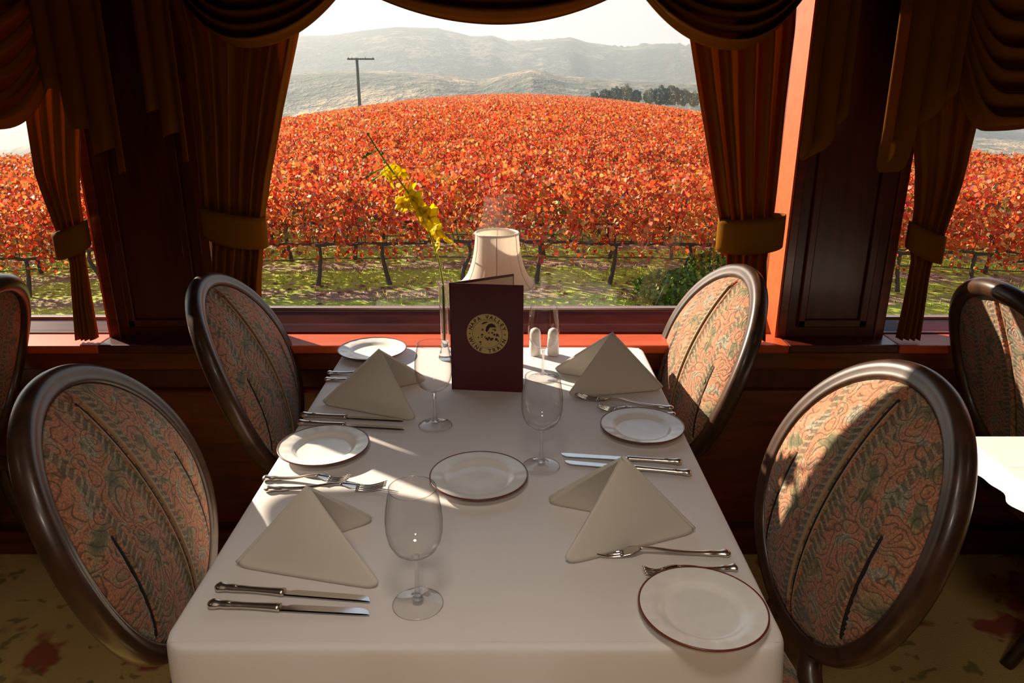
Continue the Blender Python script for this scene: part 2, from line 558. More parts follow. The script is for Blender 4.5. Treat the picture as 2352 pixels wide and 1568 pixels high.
YD = 2.178
c1 = empty('curtain', (0, 0, 0)); tag(c1, 'golden brown drape tied back at the left side of the middle window', 'curtain', 'tied drapes of the three windows')
drape(c1, [(350, -120), (415, 100), (445, 300), (465, 500), (488, 560), (485, 700), (480, 790)],
      [(720, -150), (688, 75), (650, 250), (622, 400), (608, 500), (606, 560), (600, 640), (600, 790)], YD, 6, 0.026, 1, tie=1.08)
a0 = PY(464, 505, YD); a1 = PY(612, 532, YD); tieback(c1, a0.x, a1.x, YD, a0.z, a1.z, .086)
c2 = empty('curtain', (0, 0, 0)); tag(c2, 'golden drape with a sunlit edge tied back at the right side of the middle window', 'curtain', 'tied drapes of the three windows')
drape(c2, [(1545, -150), (1578, 75), (1600, 220), (1638, 440), (1650, 500), (1668, 580), (1664, 700), (1662, 790)],
      [(1840, -120), (1828, 70), (1803, 250), (1780, 450), (1772, 520), (1758, 600), (1758, 700), (1756, 790)], YD, 5, 0.026, 2, tie=1.07)
a0 = PY(1648, 537, YD); a1 = PY(1800, 528, YD); tieback(c2, a0.x, a1.x, YD, a0.z, a1.z, .092)
c3 = empty('curtain', (0, 0, 0)); tag(c3, 'dark brown drape tied back at the right side of the far left window', 'curtain', 'tied drapes of the three windows')
drape(c3, [(20, 0), (57, 262), (80, 400), (128, 530), (160, 600), (168, 700), (174, 780)],
      [(190, 0), (178, 350), (178, 450), (190, 540), (194, 600), (206, 700), (220, 780)], YD, 4, 0.02, 3, tie=1.02)
a0 = PY(127, 562, YD); a1 = PY(202, 535, YD); tieback(c3, a0.x, a1.x, YD, a0.z, a1.z, .075, .035)
c4 = empty('curtain', (0, 0, 0)); tag(c4, 'dark brown drape tied back at the left side of the far right window', 'curtain', 'tied drapes of the three windows')
drape(c4, [(2085, 0), (2105, 400), (2102, 480), (2090, 560), (2094, 600), (2078, 700), (2060, 785)],
      [(2290, 0), (2256, 262), (2215, 420), (2165, 560), (2140, 610), (2125, 700), (2112, 785)], YD, 4, 0.02, 4, tie=1.02)
a0 = PY(2086, 538, YD); a1 = PY(2166, 572, YD); tieback(c4, a0.x, a1.x, YD, a0.z, a1.z, .075, .035)


def swag(parent, x0, x1, zend, zbot, Y, seed, k=2.2, xb=None):
    """hanging swag: nested folds that dip to zbot; its lower hem swings from (x0,zend) to (x1,zend)"""
    xb = (x0 + x1) / 2 if xb is None else xb
    rnd = random.Random(seed); ph = rnd.uniform(0, 6)
    ztop = 1.93

    def f(u, v):
        # v: 0 top edge .. 1 hem
        x = x0 + (x1 - x0) * u
        w = (u * 2 - 1)
        wb = (xb - (x0 + x1) / 2) / ((x1 - x0) / 2)
        s = (w - wb) / (1 - wb) if w > wb else (w - wb) / (1 + wb)
        prof = 1 - abs(s) ** k
        zh = zend + (zbot - zend) * prof           # hem
        zt = ztop - 0.05 * prof
        z = zt + (zh - zt) * v ** 0.9
        fold = (1 - 2 * abs(math.sin(PI * 7.2 * v ** 1.15 + ph * .2)) ** .7) * prof ** .6
        y = Y - 0.035 * prof - 0.024 * fold * (0.35 + .65 * v) - .02 * v
        # hem rolls back under
        if v > 0.97: y += 0.03
        return (x, y, z + 0.010 * fold)
    return MB().grid(49, 120, f).build('swag', M['swag'], parent, solid=0.003)


def jabot(parent, xa, xb, zbot, Y, npl, seed):
    """pleated cascade between xa and xb; zbot = list of (fraction, z) for its lower edge"""
    def f(u, v):
        k = u * npl
        tri = abs((k % 1) * 2 - 1)
        over = 0.5 * ((k % 1) if int(k) % 2 == 0 else 1 - (k % 1))
        x = xa + (xb - xa) * u + (xb - xa) / npl * 0.35 * math.sin(2 * PI * k)
        z1 = float(np.interp(u, [q[0] for q in zbot], [q[1] for q in zbot])) - .05 * abs(((k + .25) % 1) * 2 - 1)
        z = 1.93 + (z1 - 1.93) * v
        y = Y - 0.030 * math.sin(2 * PI * k + 1.2) * (0.5 + .5 * v)
        return (x, y, z)
    return MB().grid(npl * 14 + 1, 14, f).build('jabot', M['swag'], parent, solid=0.003)


YV = 2.11
v1 = empty('valance'); tag(v1, 'brown valance of three deep swags across the top of the middle window', 'valance', 'swagged valances over the windows')
q = lambda x, y, Y=YV: PY(x, y, Y)
swag(v1, q(400, 0).x, q(800, 0).x, 1.755, q(560, 104).z, YV, 1, 2.1, q(560, 0).x)
swag(v1, q(800, 0).x, q(1465, 0).x, 1.755, q(1145, 47).z, YV, 2, 2.0, q(1145, 0).x)
swag(v1, q(1450, 0).x, q(1868, 0).x, 1.765, q(1690, 108).z, YV, 3, 2.1, q(1690, 0).x)
jabot(v1, q(318, 0).x, q(400, 0).x, [(0, q(318, 235).z), (.5, q(350, 285).z), (1, q(390, 345).z)], YV - .02, 2, 1)
jabot(v1, q(1865, 0).x, q(1965, 0).x, [(0, q(1880, 340).z), (.55, q(1930, 320).z), (1, q(1965, 245).z)], YV - .02, 2, 2)
v2 = empty('valance'); tag(v2, 'brown swag and stepped cascade at the top of the far left window', 'valance', 'swagged valances over the windows')
swag(v2, q(-420, 0).x, q(110, 0).x, 1.60, q(-60, 290).z, YV, 4, 2.6, q(-70, 0).x)
swag(v2, q(-1000, 0).x, q(-400, 0).x, 1.60, 1.44, YV, 8, 2.4)
jabot(v2, q(85, 0).x, q(245, 0).x, [(0, q(80, 180).z), (.4, q(150, 290).z), (1, q(248, 368).z)], YV - .02, 3, 3)
v3 = empty('valance'); tag(v3, 'brown swag and stepped cascade at the top of the far right window', 'valance', 'swagged valances over the windows')
swag(v3, q(2215, 0).x, q(2720, 0).x, 1.62, q(2318, 292).z, YV, 5, 2.4, q(2325, 0).x)
swag(v3, q(2700, 0).x, q(3250, 0).x, 1.60, 1.44, YV, 9, 2.4)
jabot(v3, q(2055, 0).x, q(2215, 0).x, [(0, q(2057, 305).z), (.35, q(2110, 372).z), (.42, q(2125, 290).z), (1, q(2200, 190).z)], YV - .02, 3, 4)


# ------------------------------------------------------------------ tables
def superrect(hx, hy, r, n=10):
    pts = []
    for (sx, sy, a0) in ((1, 1, 0), (-1, 1, PI / 2), (-1, -1, PI), (1, -1, 1.5 * PI)):
        for i in range(n + 1):
            a = a0 + i / n * PI / 2
            pts.append((sx * (hx - r) + r * math.cos(a), sy * (hy - r) + r * math.sin(a), a))
    return pts


def resample(pts, m):
    P = [Vector((p[0], p[1])) for p in pts]; P.append(P[0])
    d = [0]
    for i in range(1, len(P)): d.append(d[-1] + (P[i] - P[i - 1]).length)
    out = []
    for k in range(m):
        s = d[-1] * k / m
        j = max(i for i in range(len(d)) if d[i] <= s + 1e-9)
        j = min(j, len(P) - 2)
        t = (s - d[j]) / max(1e-9, d[j + 1] - d[j])
        out.append(P[j].lerp(P[j + 1], t))
    return out


def tablecloth(x0, x1, y0, y1, ztop, drop, back_drop):
    cx, cy = (x0 + x1) / 2, (y0 + y1) / 2
    hx, hy = (x1 - x0) / 2, (y1 - y0) / 2
    m = 260
    rim = resample(superrect(hx, hy, 0.035), m)
    inner = [p.copy() for p in rim]
    b = MB()
    # top: concentric rings with the press creases of the folded cloth
    rings = [0.0, .15, .3, .45, .6, .7, .78, .85, .9, .94, .97, .985]
    vs = []; uv = []

    def crease(x, y):
        z = 0.0012 * math.exp(-((x - .03) / .006) ** 2) + 0.0014 * math.exp(-((y + hy - .055 - .01 * x) / .007) ** 2)
        z += 0.0010 * math.exp(-((y - .10) / .006) ** 2)
        return z
    # rectangular grid for the top
    nx, ny = 90, 130
    ins = 0.012
    def ft(u, v):
        x = -hx + ins + (2 * hx - 2 * ins) * u; y = -hy + ins + (2 * hy - 2 * ins) * v
        return (x, y, crease(x, y))
    # the flat inner sheet is stitched to the rim with a rounded shoulder
    b.grid(nx, ny, ft)
    cs = superrect(hx - ins, hy - ins, 0.0001, 1)
    # shoulder and skirt
    sk = []
    lv = [(ins + 0.004, 0.0, 0.0), (0.006, 0.0004, 0.0), (0.002, 0.0022, 0.0), (0, .006, 0), (-.001, .012, .05), (-.002, .03, .15), (-.003, .07, .4), (-.004, .12, .7), (-.005, .2, 1.0), (-.006, .3, 1.3)]
    for (inn, dz, wv) in lv:
        rr = resample(superrect(hx - inn, hy - inn, max(0.035 - inn * .6, .01)), m)
        for k2, p in enumerate(rr):
            s = 2 * PI * k2 / m
            isback = p.y > hy - .05
            amp = 0.012 * wv * (math.sin(13 * s + 1) * .6 + math.sin(29 * s) * .3 + math.sin(7 * s) * .4)
            if isback: amp = 0
            nrm = Vector((p.x / hx, p.y / hy)); nrm = Vector((nrm.x ** 9, nrm.y ** 9))
            nrm = nrm.normalized() if nrm.length > 1e-6 else Vector((0, 0))
            d = dz * (drop / .3)
            if isback: d = min(d, back_drop)
            out = 0 if isback else amp + .010 * wv * (drop / .3)
            z = -d
            if dz == 0: z = -.0003
            sk.append((p.x + nrm.x * out, p.y + nrm.y * out, z))
    fs = []
    for j in range(len(lv) - 1):
        for i in range(m):
            a = j * m + i; c = j * m + (i + 1) % m
            fs.append((a, c, c + m, a + m))
    b.add(sk, fs)
    o = b.build('tablecloth', M['linen'])
    o.location = (cx, cy, ztop)
    return o


def table(x0, x1, y0, y1, ztop, label):
    cx, cy = (x0 + x1) / 2, (y0 + y1) / 2
    t = empty('dining_table', (cx, cy, 0)); tag(t, label, 'table', 'dining tables under the windows')
    hx, hy = (x1 - x0) / 2 - .03, (y1 - y0) / 2 - .03
    MB().box(-hx, hx, -hy, hy, ztop - .034, ztop - .004).build('tabletop', M['walnut'], t, smooth=False, bevel=.004)
    MB().lathe([(0.0, 0), (.24, 0), (.24, .02), (.08, .05), (.045, .09), (.04, .35), (.055, .5), (.04, .66), (.13, .70), (.15, ztop - .034)], 28).build('pedestal', M['walnut'], t)
    return t


TX0, TX1, TY0, TY1 = -0.497, 0.391, 0.853, 2.124
table(TX0, TX1, TY0, TY1, TZ, 'dining table in the middle under the white cloth, between four chairs')
tc = tablecloth(TX0, TX1, TY0, TY1, TZ, 0.30, 0.02)
tag(tc, 'white tablecloth on the middle dining table with press creases', 'tablecloth', 'white tablecloths')
nx0 = 1.012
table(nx0 + .02, nx0 + .60, 1.06, 1.50, TZ, 'small dining table at the right edge, under a cloth corner beside the dark chair')
t2 = tablecloth(nx0, nx0 + .62, 1.04, 1.52, TZ, 0.05, 0.05)
tag(t2, 'white tablecloth of the neighbouring table, cut off by the right edge', 'tablecloth', 'white tablecloths')

# ------------------------------------------------------------------ chairs
CA, CB, CZ, CRC, CC, CE = 0.224, 0.245, 0.760, 0.323, 0.033, 0.044


def chair_x(h):
    return -(h * math.sin(CRC)) - CC * (h / CB) ** 2


def chair_n(h):
    v = Vector((CB * math.cos(CRC), 0, CB * math.sin(CRC) + 2 * CC * h / CB)); return v.normalized()


def make_chair():
    root = empty('dining_chair')
    # wooden oval ring
    b = MB()
    prof = [(-.016, -.020), (-.019, 0), (-.018, .014), (-.012, .019), (-.006, .017), (.006, .024), (.018, .018), (.024, .002), (.020, -.018), (.0, -.026)]

    def ring(u, v):
        t = 2 * PI * u
        k = v * len(prof); i = int(round(k)) % len(prof)
        dr, dn = prof[i]
        A = CA + .020 + dr; B = CB + .022 + dr
        h = B * math.sin(t); y = A * math.cos(t) * (1 + CE * math.sin(t))
        nn = chair_n(h)
        return (chair_x(h) + nn.x * dn - .004, y, CZ + h * math.cos(CRC) + nn.z * dn)
    vs = []; fs = []
    N = 96; K = len(prof)
    for i in range(N):
        for j in range(K): vs.append(ring(i / N, j / K))
    for i in range(N):
        for j in range(K):
            a = i * K + j; c = i * K + (j + 1) % K; d = ((i + 1) % N) * K
            fs.append((a, c, d + (j + 1) % K, d + j))
    b.add(vs, fs)
    b.build('back_frame', M['walnut'], root, subd=1)

    def pad(side):
        def f(u, v):
            w = 2 * u - 1; w = math.copysign(abs(w) ** 1.6, w)
            vv = math.sin((v - .5) * PI)
            A = CA + .006; B = CB + .006
            y = A * math.sqrt(max(0, 1 - vv * vv)) * (1 + CE * vv) * w
            h = B * vv
            rho2 = min(1, w * w * (1 - vv * vv) + vv * vv)
            bulge = .004 + .026 * (1 - rho2) ** .5
            g = .013 * math.exp(-(y / .0045) ** 2) - .004 * math.exp(-((abs(y) - .0125) / .004) ** 2)
            # side seams in the lower half
            g2 = 0
            if side > 0 and h < .06:
                g2 = .012 * math.exp(-((abs(y) - .150) / .004) ** 2) * min(1, (.06 - h) / .04)
            bulge -= (g + g2) * min(1, (1 - rho2) * 6)
            nn = chair_n(h)
            dn = side * bulge if side > 0 else -(bulge * .6 + .008)
            return (chair_x(h) + nn.x * dn, y, CZ + h * math.cos(CRC) + nn.z * dn, y, h, 0)
        return f
    b = MB(); b.grid(111, 61, pad(1)); bk = b.build('backrest', M['brocade'], root)
    b = MB(); b.grid(61, 31, pad(-1)); b.build('back_panel', M['brocade'], root)

    def cord(y0, ha, hb, dn0, r):
        pts = []
        for i in range(25):
            h = ha + (hb - ha) * i / 24
            vv = h / (CB + .006)
            A = (CA + .006) * math.sqrt(max(0.0001, 1 - vv * vv)) * (1 + CE * vv)
            w = y0 / A
            rho2 = min(1, w * w * (1 - vv * vv) + vv * vv)
            bulge = .004 + .026 * (1 - rho2) ** .5
            nn = chair_n(h); dn = bulge + dn0
            pts.append((chair_x(h) + nn.x * dn, y0, CZ + h * math.cos(CRC) + nn.z * dn))
        return pts
    b = MB(); b.tube(cord(0, -.225, .225, -.006, .003), .0058, 6); b.build('seam', M['gap'], bk)
    for s in (-1, 1):
        b = MB(); b.tube(cord(s * .0105, -.22, .22, .001, .003), .0036, 6); b.build('piping', M['piping'], bk)
        b = MB(); b.tube(cord(s * .150, -.165, .04, -.005, .003), .0038, 6); b.build('seam', M['gap'], bk)
    # stem between oval and seat
    hb = -(CB + .022)
    bx = chair_x(hb); bz = CZ + hb * math.cos(CRC)
    for s in (-1, 1):
        b = MB()
        b.tube(catmull([(bx - .012, s * .085, bz + .035), (bx + .0, s * .07, bz - .01), (bx + .010, s * .10, bz - .05), (bx + .0, s * .15, .42)], 5), [.022] * 16, 10)
        b.build('back_support', M['walnut'], root)
    # seat
    sx0, sx1 = .055, .530

    def seat_out(a, k=1.0):
        # rounded trapezoid, wider at the front
        c, s = math.cos(a), math.sin(a)
        rx = math.copysign(abs(c) ** .55, c); ry = math.copysign(abs(s) ** .55, s)
        x = (sx0 + sx1) / 2 + (sx1 - sx0) / 2 * rx * k
        y = (.235 + .035 * rx) * ry * k
        return x, y
    sprof = [(0, .492), (.4, .490), (.7, .482), (.88, .468), (.97, .45), (1.0, .435), (.99, .418)]
    vs = []; fs = []
    for kk, z in sprof:
        for i in range(48):
            x, y = seat_out(2 * PI * i / 48, max(kk, .001)); vs.append((x, y, z))
    for j in range(len(sprof) - 1):
        for i in range(48):
            a = j * 48 + i; c = j * 48 + (i + 1) % 48; fs.append((a, c, c + 48, a + 48))
    b = MB(); b.add(vs, fs, 0, [(v[1], v[0], 0) for v in vs])
    st = b.build('seat', M['brocade'], root)
    b = MB(); b.tube([(*seat_out(2 * PI * i / 48, .995), .420) for i in range(49)], .0055, 6); b.build('piping', M['piping'], st)
    vs = []; fs = []
    for kk, z in ((.97, .418), (1.0, .41), (1.0, .36), (.96, .35)):
        for i in range(48): x, y = seat_out(2 * PI * i / 48, kk); vs.append((x, y, z))
    for j in range(3):
        for i in range(48):
            a = j * 48 + i; c = j * 48 + (i + 1) % 48; fs.append((a, c, c + 48, a + 48))
    b = MB(); b.add(vs, fs); b.build('seat_frame', M['seat_rail'], root)
    for s in (-1, 1):
        b = MB(); b.tube(catmull([(.09, s * .19, .40), (.075, s * .195, .25), (.03, s * .20, .10), (-.03, s * .205, 0.0)], 5), list(np.linspace(.026, .017, 16)), 10)
        b.build('leg', M['walnut'], root)
        b = MB(); b.tube(catmull([(.485, s * .215, .40), (.505, s * .235, .28), (.49, s * .225, .12), (.498, s * .232, 0.0)], 5), list(np.linspace(.032, .015, 16)), 10)
        b.build('leg', M['walnut'], root)
    return root


chair0 = make_chair()
CHG = 'oval-backed brocade chairs'
spots = [
    (-0.677, 1.21, 0.082, 1, 'oval-backed brocade chair at the near left corner of the table, in shade'),
    (-0.681, 1.908, 0.04, 1, 'oval-backed brocade chair at the far left of the table, beside the left window pier'),
    (0.520, 1.99, -0.116, -1, 'oval-backed brocade chair at the far right of the table, blazing in sunlight'),
    (0.599, 1.211, -0.106, -1, 'oval-backed brocade chair at the near right corner, a sunlit stripe on its edge'),
    (1.364, 1.86, 0.10, 1, 'dark chair seen from behind, under the far right window'),
    (-1.477, 1.88, -0.05, -1, 'dark chair cut off by the left edge, under the far left window'),
]
for i, (x, y, yaw, s, lab) in enumerate(spots):
    c = chair0 if i == 0 else copy_tree(chair0)
    c.location = (x, y, 0)
    c.rotation_euler = (0, 0, math.atan2(math.sin(yaw), s * math.cos(yaw)))
    tag(c, lab, 'chair', CHG)


# ------------------------------------------------------------------ plates
def make_plate():
    r = empty('bread_plate')
    R = .0935
    prof = [(0.0001, .0042), (.03, .0042), (.052, .0046), (.0585, .0060), (.0635, .0105), (.068, .0125), (.078, .0145), (.088, .0160), (R, .0172)]
    under = [(R, .0172), (.090, .0135), (.075, .0095), (.062, .0065), (.056, .0015), (.052, 0.0), (.0001, .0012)]

    def emb(rr, z, a):
        if rr > .07:
            z += .0007 * math.sin(a * 16) * max(0, math.sin((rr - .07) / .02 * PI))
        return rr, z
    b = MB(); b.lathe(prof, 96, fn=emb); b.lathe(under, 96)
    b.build('dish', M['porcelain'], r, auto=50)
    b = MB(); b.lathe([(R - .0016, .0176), (R - .0002, .0184), (R + .0012, .0176), (R + .0014, .0160), (R + .0002, .0150), (R - .0012, .0158)], 96)
    e = b.build('rim_band', M['plate_edge'], r); e['label'] = 'dark red-brown edge line'
    return r


pl0 = make_plate()
for i, (px, py, s, lab) in enumerate([
    (1612, 1412, 1.0, 'bread plate at the near right corner of the tablecloth'),
    (1100, 1106, 1.03, 'bread plate in the centre of the table behind the nearest wine glass'),
    (745, 1036, 1.02, 'bread plate on the left between the two pairs of knives and forks'),
    (1474, 990, 1.0, 'bread plate on the right with sun patches, in front of the sunlit chair'),
    (856, 812, 1.05, 'sunlit bread plate at the far left corner behind the folded napkin')]):
    o = pl0 if i == 0 else copy_tree(pl0)
    o.location = PZ(px, py, TZ + .002); o.scale = (s, s, 1); o.rotation_euler = (0, 0, i * .7)
    tag(o, lab, 'plate', 'cream bread plates on the table')


# ------------------------------------------------------------------ wine glasses
def make_glass():
    r = empty('wine_glass')
    outer = [(.0002, .0845), (.006, .0848), (.012, .087), (.022, .0915), (.032, .100), (.0385, .113), (.0418, .130), (.0422, .148), (.0405, .165), (.0372, .185), (.0345, .1995)]
    b = MB(); b.lathe(outer, 48)
    bw = b.build('bowl', M['glass'], r)
    b = MB(); b.tube([(.0344 * math.cos(t), .0344 * math.sin(t), .1996) for t in np.linspace(0, 2 * PI, 61)], .0007, 6, cap=False)
    b.build('rim', M['glass_rim'], bw)
    b = MB(); b.lathe([(.0002, .0845), (.0072, .0846), (.0050, .080), (.0040, .074), (.0035, .055), (.0037, .03), (.0048, .016), (.0085, .0107), (.0002, .0102)], 24)
    b.build('stem', M['glass_stem'], r)
    b = MB(); b.lathe([(.0002, .0100), (.0085, .0100), (.016, .0066), (.028, .0036), (.0365, .0022), (.0388, .0012), (.037, .0)], 48)
    b.build('foot', M['glass'], r)
    return r


gl0 = make_glass()
for i, (px, py, lab) in enumerate([
    (960, 1386, 'empty wine glass nearest the camera, in front of the centre plate'),
    (1243, 1070, 'empty wine glass right of the centre plate, in front of the menu'),
    (1000, 976, 'empty wine glass left of the menu, beside the folded napkin'),
    (1247, 868, 'empty wine glass farthest back, in front of the salt and pepper shakers')]):
    o = gl0 if i == 0 else copy_tree(gl0)
    o.location = PZ(px, py, TZ + .001)
    tag(o, lab, 'wine glass', 'wine glasses on the table')


# ------------------------------------------------------------------ napkins
def napkin(pa, pb1, pb2, pb3, ya, lab):
    """pyramid fold: spine from the apex down to b1, open between b2 (near) and b3 (far)"""
    B1 = PZ(*pb1, TZ + .001); B2 = PZ(*pb2, TZ + .001); B3 = PZ(*pb3, TZ + .001)
    A = PY(*pa, ya if ya else (B2.y + B3.y) / 2)
    org = (B1 + B2 + B3) / 3; org.z = TZ + .0008
    root = empty('napkin', org)
    tag(root, lab, 'napkin', 'folded white napkins')
    A -= org; B1 -= org; B2 -= org; B3 -= org
    for q_ in (B1, B2, B3): q_.z = .0004

    def side(Bs, off, k):
        nrm = (B1 - A).cross(Bs - A).normalized()
        cen = (A + B1 + Bs) / 3
        inn = (B1 + B2 + B3) / 3
        if nrm.dot(cen - inn) < 0: nrm = -nrm

        def f(u, v):
            # v from apex to the base, u from spine to open edge
            cut = .085 * max(0.0, (u - .86) / .14) ** 2 + .05 * max(0.0, (.10 - u) / .10) ** 2
            p = A.lerp(B1.lerp(Bs, u), v * (1 - cut))
            bul = .006 * math.sin(PI * min(1, u * 1.0)) * math.sin(PI * min(1, v * .9)) + .003 * math.sin(PI * v) * u
            p = p + nrm * (bul * k - off)
            # the fold thickens and rounds off at the base corners
            if v > .97 and u > .96: p = p + (inn - p) * .02
            p.z = max(p.z, .0006)
            return tuple(p)
        return f
    for Bs, nm in ((B2, 'near'), (B3, 'far')):
        b = MB(); b.grid(24, 24, side(Bs, 0, 1)); b.grid(24, 24, side(Bs + (inner_off(B1, Bs)), .0045, .85))
        b.build('flap', M['napkin'], root, solid=.0032, auto=40)
    # soft rounded spine
    b = MB(); b.tube([A.lerp(B1, t / 12) + Vector((0, 0, .0008)) for t in range(13)][:-1] + [A.lerp(B1, .955) + Vector((0, 0, .0008))], [.0032] * 13, 8)
    b.build('spine_fold', M['napkin'], root)
    return root


def inner_off(B1, Bs):
    d = (B1 - Bs).normalized()
    return d * .004


napkin((707, 1117), (537, 1300), (887, 1357), (868, 1192), None, 'folded napkin at the near left of the table above two knives')
napkin((1430, 1049), (1602, 1222), (1283, 1302), (1243, 1150), None, 'folded napkin at the near right of the table behind two forks')
napkin((872, 803), (737, 928), (963, 970), (988, 872), None, 'folded napkin at the far left beside the wine glass')
napkin((1405, 764), (1527, 895), (1296, 915), (1262, 852), None, 'folded napkin at the far right in front of the sunlit chair')


# ------------------------------------------------------------------ cutlery
def make_knife():
    r = empty('table_knife')
    L = .235
    # handle along +x from 0 to .105
    b = MB()
    pts = []; rad = []
    for i in range(22):
        t = i / 21; x = .105 * t
        w = .0078 - .0018 * math.sin(PI * t) + .0024 * math.exp(-((t - .07) / .07) ** 2) + .0013 * math.exp(-((t - .27) / .05) ** 2) + .0008 * math.exp(-((t - .40) / .04) ** 2)
        if t < .03: w *= .6
        pts.append((x, 0, .0052)); rad.append(w)
    b.tube(pts, rad, 12, flat=.72)
    for x in (.008, .03):
        b.tube([(x - .003, 0, .0095), (x + .004, 0, .0098)], [.003, .0022], 8, flat=.6)
    b.build('handle', M['silver_dark'], r)

    def blade(u, v):
        x = .103 + (L - .103) * u
        w = .0052 + .0052 * min(1, u * 7) if u < .5 else .0104
        tip = 1 if u < .86 else math.sqrt(max(0, 1 - ((u - .86) / .14) ** 2))
        y0 = -.0055; y1 = y0 + (w + .003) * tip
        if u < .08: y1 = y0 + .010
        th = .0013 * (1 - .55 * v) * (tip * .9 + .1)
        return (x, y0 + (y1 - y0) * v, th)
    b = MB()
    b.grid(40, 5, lambda u, v: (blade(u, v)[0], blade(u, v)[1], .0042 + blade(u, v)[2]))
    b.grid(40, 5, lambda u, v: (blade(u, v)[0], blade(u, v)[1], .0042 - blade(u, v)[2]))
    b.build('blade', M['silver'], r)
    return r


def make_fork():
    r = empty('table_fork')
    L = .195
    b = MB()
    pts = []; rad = []
    for i in range(30):
        t = i / 29; x = .125 * t
        w = .0034 + .0034 * (1 - t) ** 1.5 + .0032 * math.exp(-((t - .05) / .05) ** 2) + .0015 * math.exp(-((t - .22) / .04) ** 2)
        if i == 0: w *= .55
        z = .0035 + .010 * math.exp(-((t - .95) / .32) ** 2)
        pts.append((x, 0, z)); rad.append(w)
    b.tube(pts, rad, 12, flat=.6)
    b.build('handle', M['silver_dark'], r)

    def zc(x):
        t = (x - .120) / (L - .120)
        return .0125 - .0115 * math.sin(PI * min(1, t * .78)) + .008 * max(0, t - .6) ** 1.2 * 2.5
    b = MB()

    def bowl(u, v):
        x = .120 + .030 * u
        w = .0030 + .0090 * math.sin(PI / 2 * min(1, u * 1.35))
        y = (v * 2 - 1) * w
        return (x, y, zc(x) + .0018 * (v * 2 - 1) ** 2)
    b.grid(12, 9, bowl)
    for k in range(4):
        y = -.0102 + .0068 * k
        b.tube([(x, y * (1 - .10 * (x - .148) / .047), zc(x) + .0004) for x in np.linspace(.1465, L, 10)], [.0019, .0018, .0017, .0017, .0016, .0016, .0015, .0013, .0011, .0005], 6)
    o = b.build('tines', M['silver'], r)
    m = o.modifiers.new('solid', 'SOLIDIFY'); m.thickness = .0012; m.offset = 0
    return r


def lay(o, p_handle, p_tip, length, dz=.0):
    a = PZ(*p_handle, TZ + .0012); b_ = PZ(*p_tip, TZ + .0012)
    d = b_ - a
    o.location = (a.x, a.y, TZ + .0012 + dz)
    o.rotation_euler = (0, 0, math.atan2(d.y, d.x))
    s = d.length / length
    o.scale = (s, 1.0, 1.0)


kn0 = make_knife(); fk0 = make_fork()
for i, (a, t, lab) in enumerate([
    ((480, 1392), (851, 1411), 'knife nearest the camera at the near left, its blade reflecting dark brown'),
    ((497, 1353), (853, 1381), 'knife just under the near left napkin'),
    ((683, 974), (931, 987), 'front one of the two knives by the far left napkin'),
    ((692, 956), (928, 968), 'back one of the two knives by the far left napkin'),
    ((1588, 1091), (1296, 1064), 'front one of the two blue-gleaming knives behind the near right napkin'),
    ((1566, 1065), (1288, 1047), 'back one of the two blue-gleaming knives behind the near right napkin')]):
    o = kn0 if i == 0 else copy_tree(kn0)
    lay(o, a, t, .235)
    tag(o, lab, 'knife', 'silver knives with ornate handles')
for i, (a, t, lab) in enumerate([
    ((1677, 1274), (1350, 1272), 'fork with its tines on the edge of the near right napkin'),
    ((1693, 1306), (1478, 1322), 'fork tucked against the rim of the near right bread plate'),
    ((604, 1101), (804, 1106), 'fork lying just in front of the left bread plate'),
    ((608, 1126), (888, 1122), 'fork partly hidden behind the near left napkin'),
    ((1547, 940), (1322, 912), 'back fork in front of the far right napkin'),
    ((1552, 955), (1372, 938), 'front fork in front of the far right napkin, beside the plate'),
    ((752, 858), (915, 860), 'back fork of two beside the far left plate'),
    ((746, 873), (915, 876), 'front fork of two beside the far left plate')]):
    o = fk0 if i == 0 else copy_tree(fk0)
    lay(o, a, t, .195)
    tag(o, lab, 'fork', 'silver forks with ornate handles')

# ------------------------------------------------------------------ menu
mBL = PZ(1040, 893, TZ + .001); mBR = PZ(1203, 901, TZ + .001)
MH = .283
ang_f = math.atan2(mBR.y - mBL.y, mBR.x - mBL.x); MW = .183
menu = empty('menu_card', (mBL.x, mBL.y, TZ + .001))
tag(menu, 'burgundy menu folder standing open on the table with a round gold emblem', 'menu')
fc = MB().box(0, MW, -.0018, .0018, 0, MH).build('front_cover', M['menu'], menu, smooth=False, bevel=.001)
fc.rotation_euler = (math.radians(1.5) * 0, 0, ang_f)
corner = PZ(1181, 629, TZ + MH)
ang_b = math.atan2(corner.y - mBL.y, corner.x - mBL.x)
bc = MB().box(0, MW, -.0018, .0018, 0, MH).build('back_cover', M['menu'], menu, smooth=False, bevel=.001)
bc.rotation_euler = (0, 0, ang_b)
pg = MB().box(.006, MW - .004, -.0030, -.0019, .006, MH - .006).build('page', M['page'], bc, smooth=False)
sp = MB().tube([(0, 0, 0), (0, 0, MH)], .0026, 10).build('spine', M['menu'], menu)
# emblem
RE = .0525
ec = empty('emblem_tmp')
bpy.data.objects.remove(ec)
b = MB(); b.lathe([(.0001, 0), (RE * .97, 0), (RE, -.0002), (RE, -.001)], 72)
vs = [(x, -z, y) for x, y, z in b.v]
b2 = MB(); b2.add([(v[0], -.0019 - .0004 - (0 if abs(v[1]) < 1 else 0) + (0.0004 if abs(b.v[i][2]) > .0009 else 0), v[2]) for i, v in enumerate(vs)], b.f)
em = b2.build('emblem', M['gold'], fc); em.location = (MW * .505, 0, MH * .545)
em['label'] = 'round gold emblem with lettering around a leaf'
# dark line rings and motif on the emblem
b = MB()


